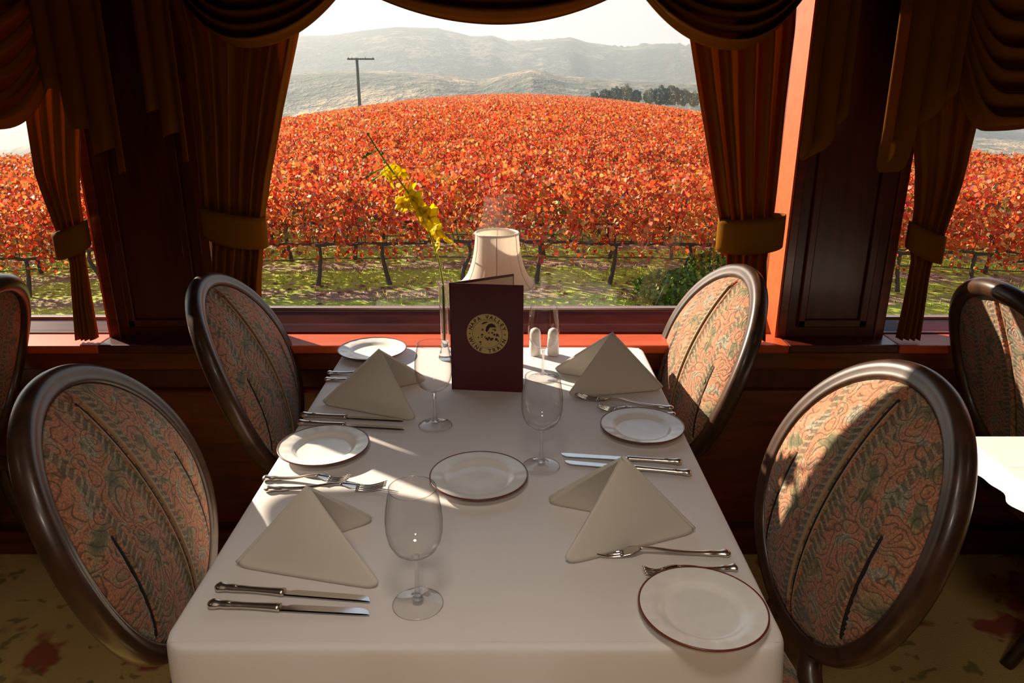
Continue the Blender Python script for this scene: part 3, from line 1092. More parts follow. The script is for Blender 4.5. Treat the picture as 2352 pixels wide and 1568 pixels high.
def flat_poly(b, pts, y=-.0026):
    n_ = len(pts); cx_ = sum(p[0] for p in pts) / n_; cz_ = sum(p[1] for p in pts) / n_
    b.add([(p[0], y, p[1]) for p in pts] + [(cx_, y, cz_)], [(i, (i + 1) % n_, n_) for i in range(n_)])


def arc_band(b, r0, r1, n_=80, y=-.0026):
    vs_ = []
    for i in range(n_):
        a = 2 * PI * i / n_
        vs_ += [(r0 * math.cos(a), y, r0 * math.sin(a)), (r1 * math.cos(a), y, r1 * math.sin(a))]
    b.add(vs_, [(2 * i, 2 * i + 1, (2 * i + 3) % (2 * n_), (2 * i + 2) % (2 * n_)) for i in range(n_)])


arc_band(b, RE * .705, RE * .72)
# leaf sweeping over grape clusters and small flowers
flat_poly(b, [(RE * x, RE * z) for x, z in ((-.08, .18), (-.05, .36), (.06, .50), (.22, .55), (.36, .47), (.44, .35), (.28, .38), (.12, .33), (.02, .20), (-.02, .08))])
flat_poly(b, [(RE * x, RE * z) for x, z in ((-.30, .48), (-.16, .60), (.04, .63), (-.02, .56), (-.16, .50))])
rr = random.Random(5)
for _ in range(34):
    a = rr.uniform(0, 2 * PI); d = rr.uniform(.12, .60); cx_, cz_ = d * math.cos(a), d * math.sin(a) - .08
    if cz_ > .25: continue
    s_ = rr.uniform(.025, .06)
    flat_poly(b, [(RE * (cx_ + s_ * (1 + .35 * math.sin(5 * t)) * math.cos(t)), RE * (cz_ + s_ * (1 + .35 * math.sin(5 * t)) * math.sin(t))) for t in np.linspace(0, 2 * PI, 20)[:-1]])
for s_ in (-1, 1):
    flat_poly(b, [(RE * (s_ * .85 + (.055 if i % 2 == 0 else .024) * math.sin(i * PI / 5)), RE * (.055 if i % 2 == 0 else .024) * math.cos(i * PI / 5)) for i in range(10)])
dg = bpy.context.evaluated_depsgraph_get()


def glyph(ch, size):
    cu = bpy.data.curves.new('glyph', 'FONT'); cu.body = ch; cu.size = size; cu.align_x = 'CENTER'
    cu.fill_mode = 'FRONT'
    cu.offset = size * .03
    ob = bpy.data.objects.new('glyph', cu); COL.objects.link(ob)
    d_ = bpy.context.evaluated_depsgraph_get(); ev = ob.evaluated_get(d_)
    me = ev.to_mesh()
    vs_ = [tuple(v.co) for v in me.vertices]; fs_ = [tuple(p.vertices) for p in me.polygons]
    ev.to_mesh_clear(); bpy.data.objects.remove(ob); bpy.data.curves.remove(cu)
    return vs_, fs_


def arc_text(b, txt, r, a0, a1, size, inside=False):
    for i, ch in enumerate(txt):
        if ch == ' ': continue
        a = math.radians(a0 + (a1 - a0) * i / (len(txt) - 1))
        vs_, fs_ = glyph(ch, size)
        th = a - PI / 2 if not inside else a + PI / 2
        out_ = []
        for x, y, _z in vs_:
            yy = y - size * .35
            X = x * math.cos(th) - yy * math.sin(th); Z = x * math.sin(th) + yy * math.cos(th)
            out_.append((r * math.cos(a) + X, -.0026, r * math.sin(a) + Z))
        b.add(out_, fs_)


arc_text(b, 'NAPA VALLEY', RE * .855, 160, 20, RE * .25)
arc_text(b, 'WINE TRAIN', RE * .855, 202, 338, RE * .25, True)
ink = b.build('emblem_print', M['ink'], em, smooth=False)

# ------------------------------------------------------------------ table lamp
lp = PZ(1142, 826, TZ + .001); LY = 2.015
lx = PY(1142, 600, LY).x
lamp = empty('table_lamp', (lx, LY, TZ + .001))
tag(lamp, 'small table lamp with a cream bell shade behind the menu', 'lamp')
zt = PY(1142, 536, LY).z - TZ; zb = PY(1142, 655, LY).z - TZ
MB().lathe([(.0001, 0), (.05, 0), (.052, .006), (.046, .012), (.02, .02), (.012, .035), (.014, .07), (.022, .10), (.024, .12), (.016, .15), (.008, .17), (.007, .22), (.0001, .22)], 32).build('lamp_base', M['brass'], lamp)
MB().lathe([(.0001, .22), (.012, .222), (.014, .24), (.014, .27), (.009, .285), (.0001, .29)], 20).build('bulb_holder', M['brass'], lamp)


def shade(u, v):
    a = 2 * PI * u
    r = .058 + .012 * v + .031 * v ** 3
    z = zt + (zb - zt) * v
    sc = abs(math.sin(a * 3))
    if v > .8: z += .010 * (v - .8) / .2 * (1 - sc); r += .004 * (v - .8) / .2 * sc
    r *= 1 - .010 * (1 - abs(math.sin(a * 6)) ** .5) + .002 * math.sin(a * 90)
    return (r * math.cos(a), r * math.sin(a), z)


sh = MB().grid(240, 28, shade, closed=True).build('lamp_shade', M['shade'], lamp, solid=.0012)
b = MB()
for v in (0, 1):
    b.tube([shade(i / 96, v) for i in range(97)], .0034 if v == 0 else .0026, 8, cap=False)
b.build('trim_cord', M['trim'], sh)
b = MB()
for k in range(6):
    b.tube([(p[0] * 1.012, p[1] * 1.012, p[2]) for p in (shade((k + .5) / 6, v / 14) for v in range(15))], .0011, 5)
b.build('rib_cord', M['trim'], sh)

# ------------------------------------------------------------------ vase and yellow flower spray
VY = 2.02
vb = PZ(1022, 826, TZ + .001)
vx = PY(1021, 740, VY).x
vase = empty('bud_vase', (vx, VY, TZ + .001)); tag(vase, 'slim clear glass bud vase left of the menu', 'vase')
vh = PY(1021, 648, VY).z - TZ
b = MB()
b.lathe([(.0002, 0), (.019, 0), (.0205, .004), (.019, .01), (.0125, .03), (.0115, .06), (.0120, .12), (.0135, .18), (.0155, vh - .01), (.0185, vh), (.0175, vh), (.0145, vh - .01), (.0123, .18), (.0108, .12), (.0102, .06), (.0105, .04), (.0002, .033)], 40)
b.build('vase_body', M['glass_thick'], vase)

spray = empty('flower_spray', (vx, VY, TZ + .04)); tag(spray, 'tall spray of yellow blossoms and green buds in the bud vase', 'flower')
o0 = Vector((vx, VY, TZ + .04))
sp_px = [(1021, 780), (1019, 700), (1016, 640), (1004, 585), (980, 520), (955, 470), (925, 425), (895, 385), (868, 345), (845, 308)]
spts = [PY(x, y, VY - .01 * i * .3) - o0 for i, (x, y) in enumerate(sp_px)]
cs = catmull(spts, 6)
MB().tube(cs, list(np.linspace(.0036, .0018, len(cs))), 8).build('stem', M['stem'], spray)
rnd = random.Random(3)


def blossom(c, size, seed):
    r_ = random.Random(seed)
    b = MB()
    ax = Euler((r_.uniform(-.9, .9) + 1.2, r_.uniform(-.5, .5), r_.uniform(0, 6.28)))
    R_ = ax.to_matrix()
    for k in range(5):
        a = 2 * PI * k / 5 + r_.uniform(-.2, .2)
        ll = size * r_.uniform(.8, 1.15)

        def f(u, v):
            w = math.sin(PI * (v * .92 + .04)) ** .8 * ll * .36
            x = ll * v; y = (u * 2 - 1) * w
            z = .25 * ll * math.sin(v * 2.2) - .15 * abs(u * 2 - 1) * w + .05 * ll * math.sin(6 * v + 4 * u)
            p = Vector((x * math.cos(a) - y * math.sin(a), x * math.sin(a) + y * math.cos(a), z))
            return tuple(R_ @ p + c)
        b.grid(6, 8, f)
    b.tube([c, c + R_ @ Vector((0, 0, size * .35))], [size * .12, size * .06], 6)
    return b


fl_px = [(1000, 530, .017), (975, 490, .016), (952, 452, .017), (936, 478, .015), (1022, 552, .021), (1010, 560, .017), (985, 500, .022), (990, 484, .018), (968, 512, .016), (962, 480, .020), (940, 462, .021), (925, 470, .018), (945, 440, .019), (930, 432, .016), (912, 408, .021), (900, 412, .019), (921, 398, .017), (895, 395, .015)]
for i, (x, y, s_) in enumerate(fl_px):
    c = PY(x, y, VY - .012 + rnd.uniform(-.01, .008)) - o0
    blossom(c, s_ * 1.6, i).build('blossom', M['petal'], spray, solid=.0004)
bd_px = [(845, 308, 0), (850, 352, 1), (842, 358, 1), (858, 396, 1), (848, 404, 1), (862, 410, 1), (884, 372, 0), (876, 352, 0)]
for i, (x, y, _k) in enumerate(bd_px):
    c = PY(x, y, VY - .03) - o0
    near = min(cs, key=lambda p: (p - c).length)
    d = (c - near); d = d.normalized() if d.length > 1e-4 else Vector((0, 0, 1))
    b = MB(); b.tube([near, near.lerp(c, .5), c, c + d * .004, c + d * .008, c + d * .012], [.0008, .0008, .0016, .0038, .0034, .0006], 8)
    b.build('bud', M['bud'], spray)

# ------------------------------------------------------------------ salt and pepper
def shaker():
    r = empty('shaker')
    MB().lathe([(.0001, 0), (.0165, 0), (.0175, .003), (.017, .03), (.0155, .052), (.0001, .052)], 28).build('body', M['ceramic'], r, auto=50)
    MB().lathe([(.0001, .0525), (.0158, .0525), (.0160, .058), (.013, .066), (.006, .070), (.0001, .071)], 28).build('cap', M['ceramic'], r, auto=50)
    return r


s0 = shaker(); p_ = PZ(1229, 815, TZ + .001); s0.location = (p_.x, p_.y + .005, TZ + .001)
s0.scale = (1, 1, 1.15)
tag(s0, 'left one of the two white shakers, close to the menu edge', 'shaker', 'salt and pepper shakers')
s1 = copy_tree(s0); p_ = PZ(1270, 814, TZ + .001); s1.location = (p_.x, p_.y, TZ + .001)
tag(s1, 'right one of the two white shakers, behind the farthest wine glass', 'shaker', 'salt and pepper shakers')

# ------------------------------------------------------------------ outside
GZ = -2.39
KX = 0.0030


def ground_z(x, y):
    return GZ - KX * x * x * min(1.0, max(0.0, (y - 4) / 12))


def mat_ground():
    k = NT('vineyard_ground')
    vec = k.coords('Object')
    sep = k.n('ShaderNodeSeparateXYZ'); k.l(vec, sep.inputs[0])
    n1 = k.noise(vec, 1.3, 4, 0.6)
    n2 = k.noise(vec, 14, 4, 0.7)
    n3 = k.noise(vec, 60, 2)
    # strips: litter under the rows (every 2.4 m), grass between
    t = k.math('MULTIPLY', k.math('ADD', sep.outputs[1], -15.0 + 0.3), 2 * PI / 2.4)
    c = k.math('COSINE', k.math('ADD', t, k.math('MULTIPLY', k.noise(vec, .6, 2).outputs[0], 2.2)))
    m = k.math('ADD', k.math('MULTIPLY', c, 0.16), k.math('ADD', k.math('MULTIPLY', n1.outputs[0], 0.85), k.math('MULTIPLY', n2.outputs[0], 0.6)))
    grass = k.ramp(n2.outputs[0], [(0.3, (0.16, 0.26, 0.02)), (0.48, (0.50, 0.62, 0.05)), (0.66, (0.80, 0.80, 0.14))])
    litter = k.ramp(n3.outputs[0], [(0.35, (0.14, 0.08, 0.05)), (0.55, (0.45, 0.28, 0.17)), (0.7, (0.85, 0.60, 0.42))])
    col = k.mix(k.ramp(m, [(0.76, (0, 0, 0)), (0.86, (1, 1, 1))]), grass, litter)
    b = k.bsdf(rough=0.95); k.l(col, b.inputs['Base Color'])
    k.bump(b, n3.outputs[0], 0.8, 0.08)
    return k.m


def add_np(name, verts, faces_flat, face_len, cols, mat, parent=None):
    """fast mesh from numpy: verts (n,3), faces of equal length, per-vertex colour in 'pat'"""
    me = bpy.data.meshes.new(name)
    nv = len(verts); nf = len(faces_flat) // face_len
    me.vertices.add(nv); me.vertices.foreach_set('co', np.asarray(verts, dtype=np.float32).ravel())
    me.loops.add(nf * face_len); me.loops.foreach_set('vertex_index', np.asarray(faces_flat, dtype=np.int32))
    me.polygons.add(nf); me.polygons.foreach_set('loop_start', np.arange(nf, dtype=np.int32) * face_len)
    me.materials.append(mat)
    at = me.attributes.new('pat', 'FLOAT_VECTOR', 'POINT'); at.data.foreach_set('vector', np.asarray(cols, dtype=np.float32).ravel())
    me.update(calc_edges=True); me.validate()
    o = bpy.data.objects.new(name, me); COL.objects.link(o)
    if parent is not None: o.parent = parent
    return o


PAL = np.array([[.92, .15, .035], [.86, .08, .03], [.98, .30, .07], [.95, .21, .05], [.70, .04, .025], [.98, .48, .13], [.90, .13, .05],
                [.62, .34, .05], [.30, .24, .05], [.26, .10, .05], [.98, .72, .38]])
PW = np.array([.19, .13, .16, .17, .08, .08, .09, .03, .03, .04, .015]); PW = PW / PW.sum()
LEAF = np.array([[0, -.5, 0], [.42, -.32, .10], [.50, .12, .16], [.0, .52, -.03], [-.50, .12, .16], [-.42, -.32, .10]])


def leaves(centers, size, rng, pal=PAL, pw=PW, shape=LEAF, dark=0.12):
    n_ = len(centers)
    # random rotations
    q4 = rng.normal(size=(n_, 4)); q4 /= np.linalg.norm(q4, axis=1, keepdims=True)
    w_, x, y, z = q4.T
    Rm = np.stack([1 - 2 * (y * y + z * z), 2 * (x * y - z * w_), 2 * (x * z + y * w_), 2 * (x * y + z * w_), 1 - 2 * (x * x + z * z), 2 * (y * z - x * w_), 2 * (x * z - y * w_), 2 * (y * z + x * w_), 1 - 2 * (x * x + y * y)], -1).reshape(n_, 3, 3)
    s_ = size * rng.uniform(.65, 1.3, n_)
    k_ = len(shape)
    V = np.einsum('nij,kj->nki', Rm, shape) * s_[:, None, None] + centers[:, None, :]
    ci = rng.choice(len(pal), n_, p=pw)
    c = pal[ci] * rng.uniform(.55, 1.0, (n_, 1)) * .92
    C = np.repeat(c[:, None, :], k_, 1)
    F = np.arange(n_ * k_)
    return V.reshape(-1, 3), F, C.reshape(-1, 3)


# terrain
gy = np.concatenate([np.linspace(2.8, 30, 40), np.linspace(31, 170, 50)])
gx = np.linspace(-150, 150, 151)
vs = [(x, y, ground_z(x, y)) for y in gy for x in gx]
fs = [(j * 151 + i, j * 151 + i + 1, (j + 1) * 151 + i + 1, (j + 1) * 151 + i) for j in range(len(gy) - 1) for i in range(150)]
g_ = MB(); g_.add(vs, fs); gr = g_.build('ground', mat_ground()); tag(gr, kind='structure')


# vines
def make_vine(seed, nleaf):
    rng = np.random.default_rng(seed); r_ = random.Random(seed)
    b = MB()
    lean = r_.uniform(-.18, .18)
    tr = catmull([(0, 0, -.05), (lean * .3 + r_.uniform(-.05, .05), r_.uniform(-.04, .04), .3), (lean + r_.uniform(-.04, .04), r_.uniform(-.05, .05), .62), (lean * .8, 0, .86)], 4)
    b.tube(tr, list(np.linspace(.052, .034, len(tr))), 7)
    for s_ in (-1, 1):
        pts = [(lean * .8, 0, .84)]
        for k in range(1, 5):
            pts.append((lean * .8 * (1 - k / 4) + s_ * k * .195, r_.uniform(-.03, .03), .86 + r_.uniform(-.035, .035)))
        b.tube(pts, [.038, .034, .030, .027, .02], 6)
    for k in range(9):
        x = r_.uniform(-.9, .9); yy = r_.uniform(-.3, .3)
        b.tube([(x, 0, .86), (x + r_.uniform(-.1, .1), yy * .5, 1.2), (x + r_.uniform(-.2, .2), yy, 1.6), (x + r_.uniform(-.3, .3), yy * 1.6, 1.9)], [.010, .008, .006, .003], 4)
    root = b.build('grapevine', M['bark'], auto=60)
    # foliage: a loose sprawling hedge
    n_ = nleaf
    x = rng.uniform(-.88, .88, n_)
    t = rng.beta(1.25, 1.35, n_)
    z = .98 + 1.18 * t + .10 * np.sin(x * 7 + seed)
    y = rng.normal(0, 1, n_) * (.22 + .26 * np.sin(np.pi * np.clip(t + .1, 0, 1)))
    drp = rng.random(n_) < .09
    z[drp] = rng.uniform(.62, 1.0, drp.sum())
    C = np.stack([x, y, z], -1)
    gaps = np.array([[rng.uniform(-1, 1), rng.uniform(-.5, .5), rng.uniform(1.0, 2.0)] for _ in range(4)])
    keep = np.min(np.linalg.norm(C[:, None] - gaps[None], axis=2), axis=1) > .17
    C = C[keep]
    dull = np.array([[.30, .22, .05], [.34, .13, .05], [.20, .13, .04], [.45, .30, .06]])
    cl = np.array([[rng.uniform(-.9, .9), rng.uniform(-.5, .5), rng.uniform(1.0, 1.75)] for _ in range(5)])
    isd = np.min(np.linalg.norm(C[:, None] - cl[None], axis=2), axis=1) < .20
    V1, F1, C1 = leaves(C[~isd], .088, rng)
    V2, F2, C2 = leaves(C[isd], .088, rng, dull, np.array([.3, .3, .2, .2]))
    V = np.concatenate([V1, V2]); F = np.arange(len(V)); Cc = np.concatenate([C1, C2])
    add_np('foliage', V, F, 6, Cc, M['leaf'], root)
    return root


variants = [make_vine(s_, 1150) for s_ in range(6)]
used = [False] * 6
rowY = [15.0 + 2.4 * i for i in range(54)]
count = 0; last_row = 0
rnd = random.Random(21)
for ri, Y in enumerate(rowY):
    hw = .80 * Y + 1
    n_ = int(2 * hw / 1.5)
    if count + n_ > 300:
        break
    for k in range(n_ + 1):
        x = -hw + k * 1.5 + (ri * .7) % 1.5
        vi = rnd.randrange(6)
        if not used[vi]:
            o = variants[vi]; used[vi] = True
        else:
            o = copy_tree(variants[vi])
        o.location = (x, Y + rnd.uniform(-.05, .05), ground_z(x, Y) - .02)
        o.rotation_euler = (0, 0, (PI if rnd.random() < .5 else 0) + rnd.uniform(-.06, .06))
        sc = rnd.uniform(.93, 1.1)
        o.scale = (1, 1, sc)
        if ri == 0: tag(o, 'orange-red grapevine in the row nearest the window, its trunk standing in grass', 'grapevine', 'vines of the nearest row')
        elif ri == 1: tag(o, 'orange-red grapevine in the second row, its trunk seen between those of the first', 'grapevine', 'vines of the second row')
        else: tag(o, 'orange-red grapevine in the middle rows, only its leaves showing above the rows in front', 'grapevine', 'vines of the middle rows')
        count += 1
    last_row = ri
for i_, u_ in enumerate(used):
    if not u_: bpy.data.objects.remove(variants[i_])
print('vines', count, 'rows', last_row + 1)

# the remaining rows: nobody could count those leaves
rng = np.random.default_rng(5)
cc = []; 
for Y in rowY[last_row + 1:]:
    hw = min(.80 * Y + 1, 75)
    nl = int(2 * hw * (130 if Y < 70 else 85 if Y < 105 else 55))
    x = rng.uniform(-hw, hw, nl); t = rng.beta(1.6, 1.0, nl)
    z = .9 + 1.28 * t + .10 * np.sin(x * 3.4 + Y); y = Y + rng.normal(0, .36, nl)
    cc.append(np.stack([x, y, z + GZ - KX * x * x], -1))
cc = np.concatenate(cc)
V, F, Cc = leaves(cc, .15, rng)
o = add_np('vineyard_rows', V, F, 6, Cc, M['leaf'])
tag(o, 'distant orange-red vine rows running to the far edge of the vineyard', 'vineyard', kind='stuff')

# trellis wires and posts of the first two rows
for ri in (0, 1):
    Y = rowY[ri]
    for zz, nm in ((.88, 'cordon'), (.55, 'drip')):
        b = MB(); xs = np.linspace(-14, 14, 57)
        b.tube([(x, Y + .03, ground_z(x, Y) + zz + .012 * math.sin(x * 3)) for x in xs], .009 if nm == 'cordon' else .012, 5)
        o = b.build('trellis_wire', M['wire'])
        tag(o, '%s along the %s vine row' % ('upper trellis wire' if nm == 'cordon' else 'lower drip hose', 'nearest' if ri == 0 else 'second'), 'wire', 'wires of the vine rows')

# fallen leaves and grass
n_ = 15000
x = rng.uniform(-22, 22, n_); y = rng.uniform(11.3, 25, n_)
row = np.abs(((y - 15 + .3) / 2.4 + .5) % 1 - .5)
keep = (row < .24) | (rng.random(n_) < .28)
x, y = x[keep], y[keep]
cc = np.stack([x, y, GZ - KX * x * x + .03], -1)
flat = LEAF * np.array([1, 1, .6])
palL = np.array([[.62, .36, .25], [.48, .22, .14], [.85, .62, .50], [.28, .12, .07], [.80, .18, .08]]); pwL = np.array([.3, .25, .2, .15, .1])
V, F, Cc = leaves(cc, .10, rng, palL, pwL, flat)
V[:, 2] = (GZ - KX * V[:, 0] ** 2) + .02 + (V[:, 2] - (GZ - KX * V[:, 0] ** 2) - .03) * .3
o = add_np('leaf_litter', V, F, 6, Cc, M['leaf']); tag(o, 'brown and pink fallen leaves lying under the vine rows', 'leaves', kind='stuff')
n_ = 42000
x = rng.uniform(-20, 20, n_); y = rng.uniform(11.3, 23, n_)
nz = np.sin(x * 1.3 + y * .7) + np.sin(x * .37 - y * 1.9 + 1) + np.sin(x * 2.9 + 2)
row = np.abs(((y - 15 + .3) / 2.4) % 1 - .5)
keep = (row < .30) & (nz > -.5)
x, y = x[keep], y[keep]; n_ = len(x)
h = rng.uniform(.05, .14, n_); a = rng.uniform(0, 6.28, n_); lx_ = rng.normal(0, .04, n_)
z0 = GZ - KX * x * x
V = np.stack([np.stack([x - .012 * np.cos(a), y - .012 * np.sin(a), z0], -1), np.stack([x + .012 * np.cos(a), y + .012 * np.sin(a), z0], -1), np.stack([x + lx_, y + lx_ * .5, z0 + h], -1)], 1)
gp = np.array([[.42, .58, .05], [.62, .76, .08], [.82, .80, .16], [.22, .36, .03]])[rng.choice(4, n_, p=[.35, .3, .15, .2])]
o = add_np('grass', V.reshape(-1, 3), np.arange(n_ * 3), 3, np.repeat(gp[:, None], 3, 1).reshape(-1, 3), M['leaf'])
tag(o, 'bright green grass growing between the vine rows', 'grass', kind='stuff')


# shrub near the track
def bush(name, loc, rad, nl, size, pal, pw, label, cat, group=None, trunk=True, seed=1):
    rng_ = np.random.default_rng(seed)
    root = empty(name, loc); tag(root, label, cat, group)
    d = rng_.normal(size=(nl, 3)); d /= np.linalg.norm(d, axis=1, keepdims=True)
    rr_ = rng_.uniform(.55, 1, (nl, 1)) ** .5
    lump = 1 + .18 * np.sin(d[:, :1] * 7 + seed) * np.cos(d[:, 2:] * 6 + seed)
    P = d * rr_ * lump * np.array(rad); P[:, 2] += rad[2] * .95
    V, F, Cc = leaves(P, size, rng_, pal, pw)
    add_np('foliage', V, F, 6, Cc, M['leaf'], root)
    if trunk:
        b = MB(); b.tube([(0, 0, -.1), (.02 * rad[0], 0, rad[2] * .5), (0, 0, rad[2] * 1.2)], [rad[0] * .09, rad[0] * .07, rad[0] * .03], 7)
        b.build('trunk', M['bark'], root)
    return root


gpal = np.array([[.16, .30, .04], [.30, .46, .06], [.10, .20, .03], [.50, .55, .10]]); gpw = np.array([.35, .3, .2, .15])
pb = PZ(1520, 705, GZ)
bush('shrub', (pb.x + .3, pb.y + .3, ground_z(pb.x, pb.y)), (.85, .6, .33), 1900, .075, gpal, gpw, 'low green shrub outside the window just left of the sunlit chair', 'shrub', seed=3)
pb = PZ(1600, 660, GZ)
bush('shrub', (pb.x + .2, pb.y, ground_z(pb.x, pb.y)), (.55, .5, .40), 1200, .07, gpal, gpw, 'smaller green shrub outside, behind the top of the sunlit chair', 'shrub', seed=4)

# far trees on the right, leaf colours paled to paint in distance haze
dpal = np.array([[.10, .15, .11], [.15, .20, .15], [.20, .23, .18], [.08, .12, .10]]); dpw = np.array([.35, .3, .15, .2])
opal = np.array([[.28, .27, .17], [.36, .32, .22], [.22, .24, .15]]); opw = np.array([.4, .3, .3])
specs = [(1365, 236, 26, 0), (1388, 234, 30, 0), (1412, 234, 34, 0), (1437, 236, 40, 1), (1460, 236, 30, 0), (1490, 238, 34, 1), (1515, 240, 42, 0), (1540, 240, 44, 0), (1566, 242, 38, 1), (1592, 244, 34, 1),
         (2262, 392, 40, 0), (2288, 400, 46, 0), (2312, 404, 38, 1)]
names_ = ['leftmost dark evergreen', 'second dark evergreen', 'rounded dark evergreen', 'olive-toned broad tree', 'small dark evergreen', 'middle olive tree', 'tall dark evergreen', 'tallest dark evergreen', 'olive tree right of the tallest', 'rightmost olive tree',
          'first dark tree', 'second dark tree', 'third, paler tree']
for i, (px, py, hp, kd) in enumerate(specs):
    Yt = 165.0 if i < 10 else 120.0
    p0 = PY(px, py, Yt); p1 = PY(px, py - hp, Yt); H_ = p1.z - p0.z
    lab = names_[i] + (' in the tree line beyond the vineyard' if i < 10 else ' in the clump seen through the far right window')
    bush('tree', p0, (H_ * .46, H_ * .38, H_ * .52), 2200, H_ * .06, opal if kd else dpal, opw if kd else dpw, lab, 'tree', 'far trees behind the vineyard', seed=20 + i)

# utility pole
p0 = PY(826, 240, 135.0); p1 = PY(826, 133, 135.0)
up = empty('utility_pole', (p0.x, 135.0, ground_z(p0.x, 135) - .2)); tag(up, 'T-shaped wooden utility pole standing in the far vineyard', 'utility pole')
hz = p1.z - up.location.z
MB().tube([(0, 0, 0), (0, 0, hz)], [.30, .24], 10).build('pole', M['pole'], up)
ax0 = PY(798, 133, 135.0).x - p0.x; ax1 = PY(860, 136, 135.0).x - p0.x
MB().box(ax0, ax1, -.28, -.08, hz - .32, hz - .05).build('crossarm', M['pole'], up, smooth=False)
b = MB()
for x in (ax0 + .2, ax0 * .5, ax1 * .5, ax1 - .2): b.lathe([(.0001, hz - .05), (.06, hz - .05), (.07, hz + .08), (.0001, hz + .13)], 8, cx=x, cy=-.18)
b.build('insulators', M['pole'], up)


# hills
def mat_hill(name, c1_, c2_, c3_):
    k = NT(name)
    vec = k.coords('Object')
    n1 = k.noise(vec, .012, 5, .65)
    n2 = k.noise(vec, .09, 4, .7)
    f_ = k.math('ADD', k.math('MULTIPLY', n1.outputs[0], .6), k.math('MULTIPLY', n2.outputs[0], .4))
    c = k.ramp(f_, [(.42, c1_), (.52, c2_), (.60, c3_)])
    b = k.bsdf(rough=1.0); k.l(c, b.inputs['Base Color'])
    k.bump(b, n2.outputs[0], 1.0, 6.0)
    return k.m


def hill(name, Y0, Y1, prof, seed, mat, base=-60, rough=6, x0=None, x1=None):
    """ridge whose crest follows prof = [(px, py)] at distance Y1; rises from Y0"""
    rng_ = np.random.default_rng(seed)
    nx_, ny_ = 1000, 26
    xs_px = [p[0] for p in prof]
    P = [PY(px, py, Y1) for px, py in prof]
    X = np.linspace(P[0].x, P[-1].x, nx_)
    ridge = np.interp(X, [p.x for p in P], [p.z for p in P])
    ph = rng_.uniform(0, 6.28, 12)
    vs_ = []
    for j in range(ny_):
        t = j / (ny_ - 1)
        for i, x in enumerate(X):
            sh_ = math.sin(t * PI / 2) if t < 1 else 1
            z = base + (ridge[i] - base) * sh_ ** 1.2
            wob = sum(math.sin(x / (Y1 * .6) * (6 + 5 * m_) + t * 5 * (m_ % 3) + ph[m_]) / (1 + m_) for m_ in range(10))
            z += rough * wob * math.sin(PI * min(1, t * 1.02)) * .8
            if j == ny_ - 1: z += abs(rng_.normal(0, rough * .22)) + rough * .35 * math.sin(x * .035 + 2 * math.sin(x * .011))
            vs_.append((x * (Y0 + (Y1 - Y0) * t) / Y1 if True else x, Y0 + (Y1 - Y0) * t, z))
    # back side drops away so that the hill has depth
    for i, x in enumerate(X): vs_.append((x * 1.1, Y1 * 1.15, base))
    fs_ = [(j * nx_ + i, j * nx_ + i + 1, (j + 1) * nx_ + i + 1, (j + 1) * nx_ + i) for j in range(ny_) for i in range(nx_ - 1)]
    b = MB(); b.add(vs_, fs_)
    o = b.build(name, mat); tag(o, kind='structure')
    return o


hill('hill_far', 560, 980, [(-2600, 240), (-900, 330), (-150, 345), (60, 330), (250, 210), (480, 100), (620, 84), (750, 84), (830, 74), (910, 68), (1000, 70), (1080, 86), (1130, 82), (1170, 95), (1230, 98), (1310, 86), (1350, 98), (1390, 103), (1440, 112), (1480, 106), (1540, 104), (1580, 108), (1700, 130), (1900, 180), (2150, 235), (2400, 270), (3200, 290), (4600, 260)],
     1, mat_hill('oak_hillside', (.010, .020, .020), (.035, .042, .036), (.20, .16, .12)), -50, 5)
hill('hill_near', 180, 430, [(-2600, 300), (-800, 350), (0, 352), (200, 300), (480, 195), (650, 172), (800, 164), (1000, 168), (1100, 182), (1180, 168), (1220, 160), (1300, 178), (1450, 186), (1600, 192), (1800, 240), (2200, 315), (2500, 330), (3400, 330), (4600, 300)],
     2, mat_hill('dry_foothill', (.05, .07, .05), (.15, .14, .10), (.46, .33, .20)), -45, 1.5)

# autumn haze lying over the valley beyond the vineyard
hz_ = MB().box(-1500, 1500, 62, 1150, -80, 150).build('valley_haze', None, smooth=False)
hz_.data.materials.clear()
k = NT('haze')
sc = k.n('ShaderNodeVolumeScatter'); sc.inputs['Density'].default_value = 0.0007; sc.inputs['Anisotropy'].default_value = 0.35
sc.inputs['Color'].default_value = (0.80, 0.92, 1.0, 1)
k.t.links.clear()
k.l(sc.outputs[0], k.out.inputs['Volume'])
hz_.data.materials.append(k.m)
tag(hz_, 'pale morning haze lying over the hills behind the vineyard', 'haze', kind='stuff')
hz_.display_type = 'WIRE'

# ------------------------------------------------------------------ light
SUN_AZ = math.radians(53); SUN_EL = math.radians(25)
d = Vector((math.sin(SUN_AZ) * math.cos(SUN_EL), -math.cos(SUN_AZ) * math.cos(SUN_EL), -math.sin(SUN_EL)))
sd = bpy.data.lights.new('sun', 'SUN'); sd.energy = 15.0; sd.angle = math.radians(0.6); sd.color = (1.0, 0.86, 0.68)
so = bpy.data.objects.new('sun', sd); COL.objects.link(so); so.rotation_euler = d.to_track_quat('-Z', 'Y').to_euler()
so.location = (-60, 60, 40)

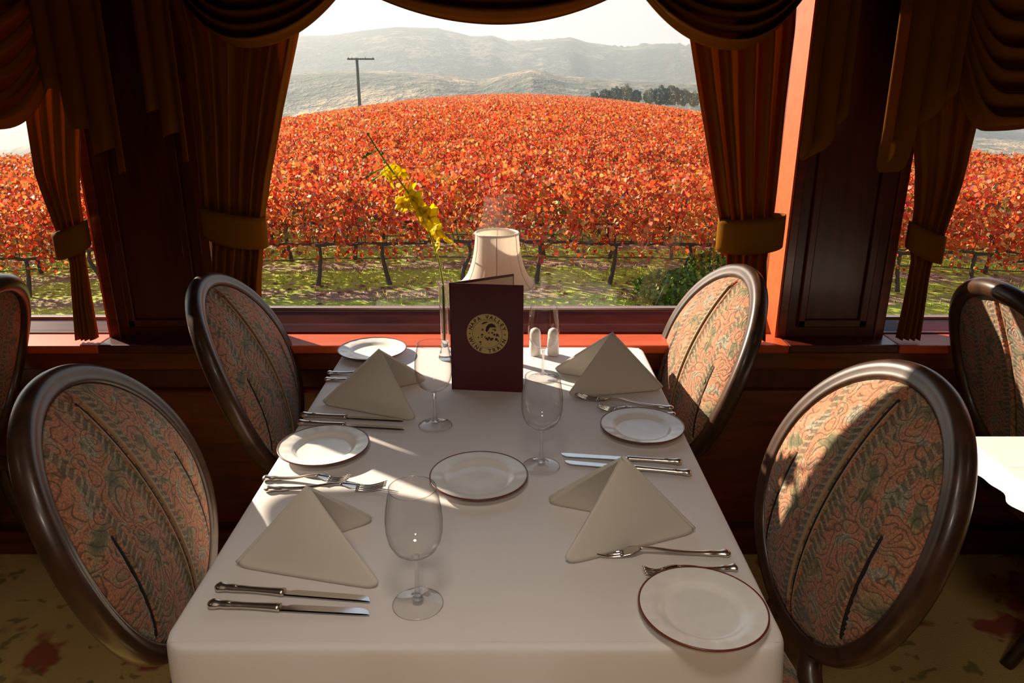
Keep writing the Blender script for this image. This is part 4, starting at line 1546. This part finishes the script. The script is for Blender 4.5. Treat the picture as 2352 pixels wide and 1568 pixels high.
world = bpy.data.worlds.new('sky'); scene.world = world; world.use_nodes = True
wt = world.node_tree; wt.nodes.clear()
wo = wt.nodes.new('ShaderNodeOutputWorld'); bg = wt.nodes.new('ShaderNodeBackground')
tcn = wt.nodes.new('ShaderNodeTexCoord'); sx = wt.nodes.new('ShaderNodeSeparateXYZ'); rm = wt.nodes.new('ShaderNodeValToRGB')
wt.links.new(tcn.outputs['Generated'], sx.inputs[0]); wt.links.new(sx.outputs[2], rm.inputs[0])
rm.color_ramp.elements[0].position = 0.0; rm.color_ramp.elements[0].color = (0.93, 0.94, 0.96, 1)
rm.color_ramp.elements[1].position = 0.6; rm.color_ramp.elements[1].color = (0.42, 0.58, 0.85, 1)
wt.links.new(rm.outputs[0], bg.inputs[0]); bg.inputs[1].default_value = 0.86
wt.links.new(bg.outputs[0], wo.inputs[0])


def interior_fill(x, y, power, size=.35, col=(1.0, 0.82, 0.64), spread=150):  # unseen area lights added near the ceiling to fill the interior
    ld = bpy.data.lights.new('interior_fill', 'AREA'); ld.shape = 'DISK'; ld.size = size; ld.energy = power; ld.color = col
    ld.spread = math.radians(spread)
    lo = bpy.data.objects.new('interior_fill', ld); COL.objects.link(lo); lo.location = (x, y, CH - .06)
    return lo


interior_fill(-0.05, 0.30, 3.6, .35, (1.0, 0.86, 0.72), 100)
interior_fill(-0.05, -0.9, 15.0, .35, (1.0, 0.84, 0.68), 155)
interior_fill(-2.16, 0.1, 1)
interior_fill(2.06, 0.1, 1)

# ------------------------------------------------------------------ view
scene.view_settings.view_transform = 'Standard'
scene.view_settings.look = 'None'
scene.view_settings.exposure = 0.0
scene.view_settings.gamma = 1.0
scene.view_settings.use_curve_mapping = False
cy = scene.cycles
cy.use_denoising = True
cy.max_bounces = 10; cy.diffuse_bounces = 3; cy.glossy_bounces = 4; cy.transmission_bounces = 8; cy.transparent_max_bounces = 12
cy.volume_bounces = 0
cy.caustics_reflective = False; cy.caustics_refractive = False
cy.sample_clamp_indirect = 6.0
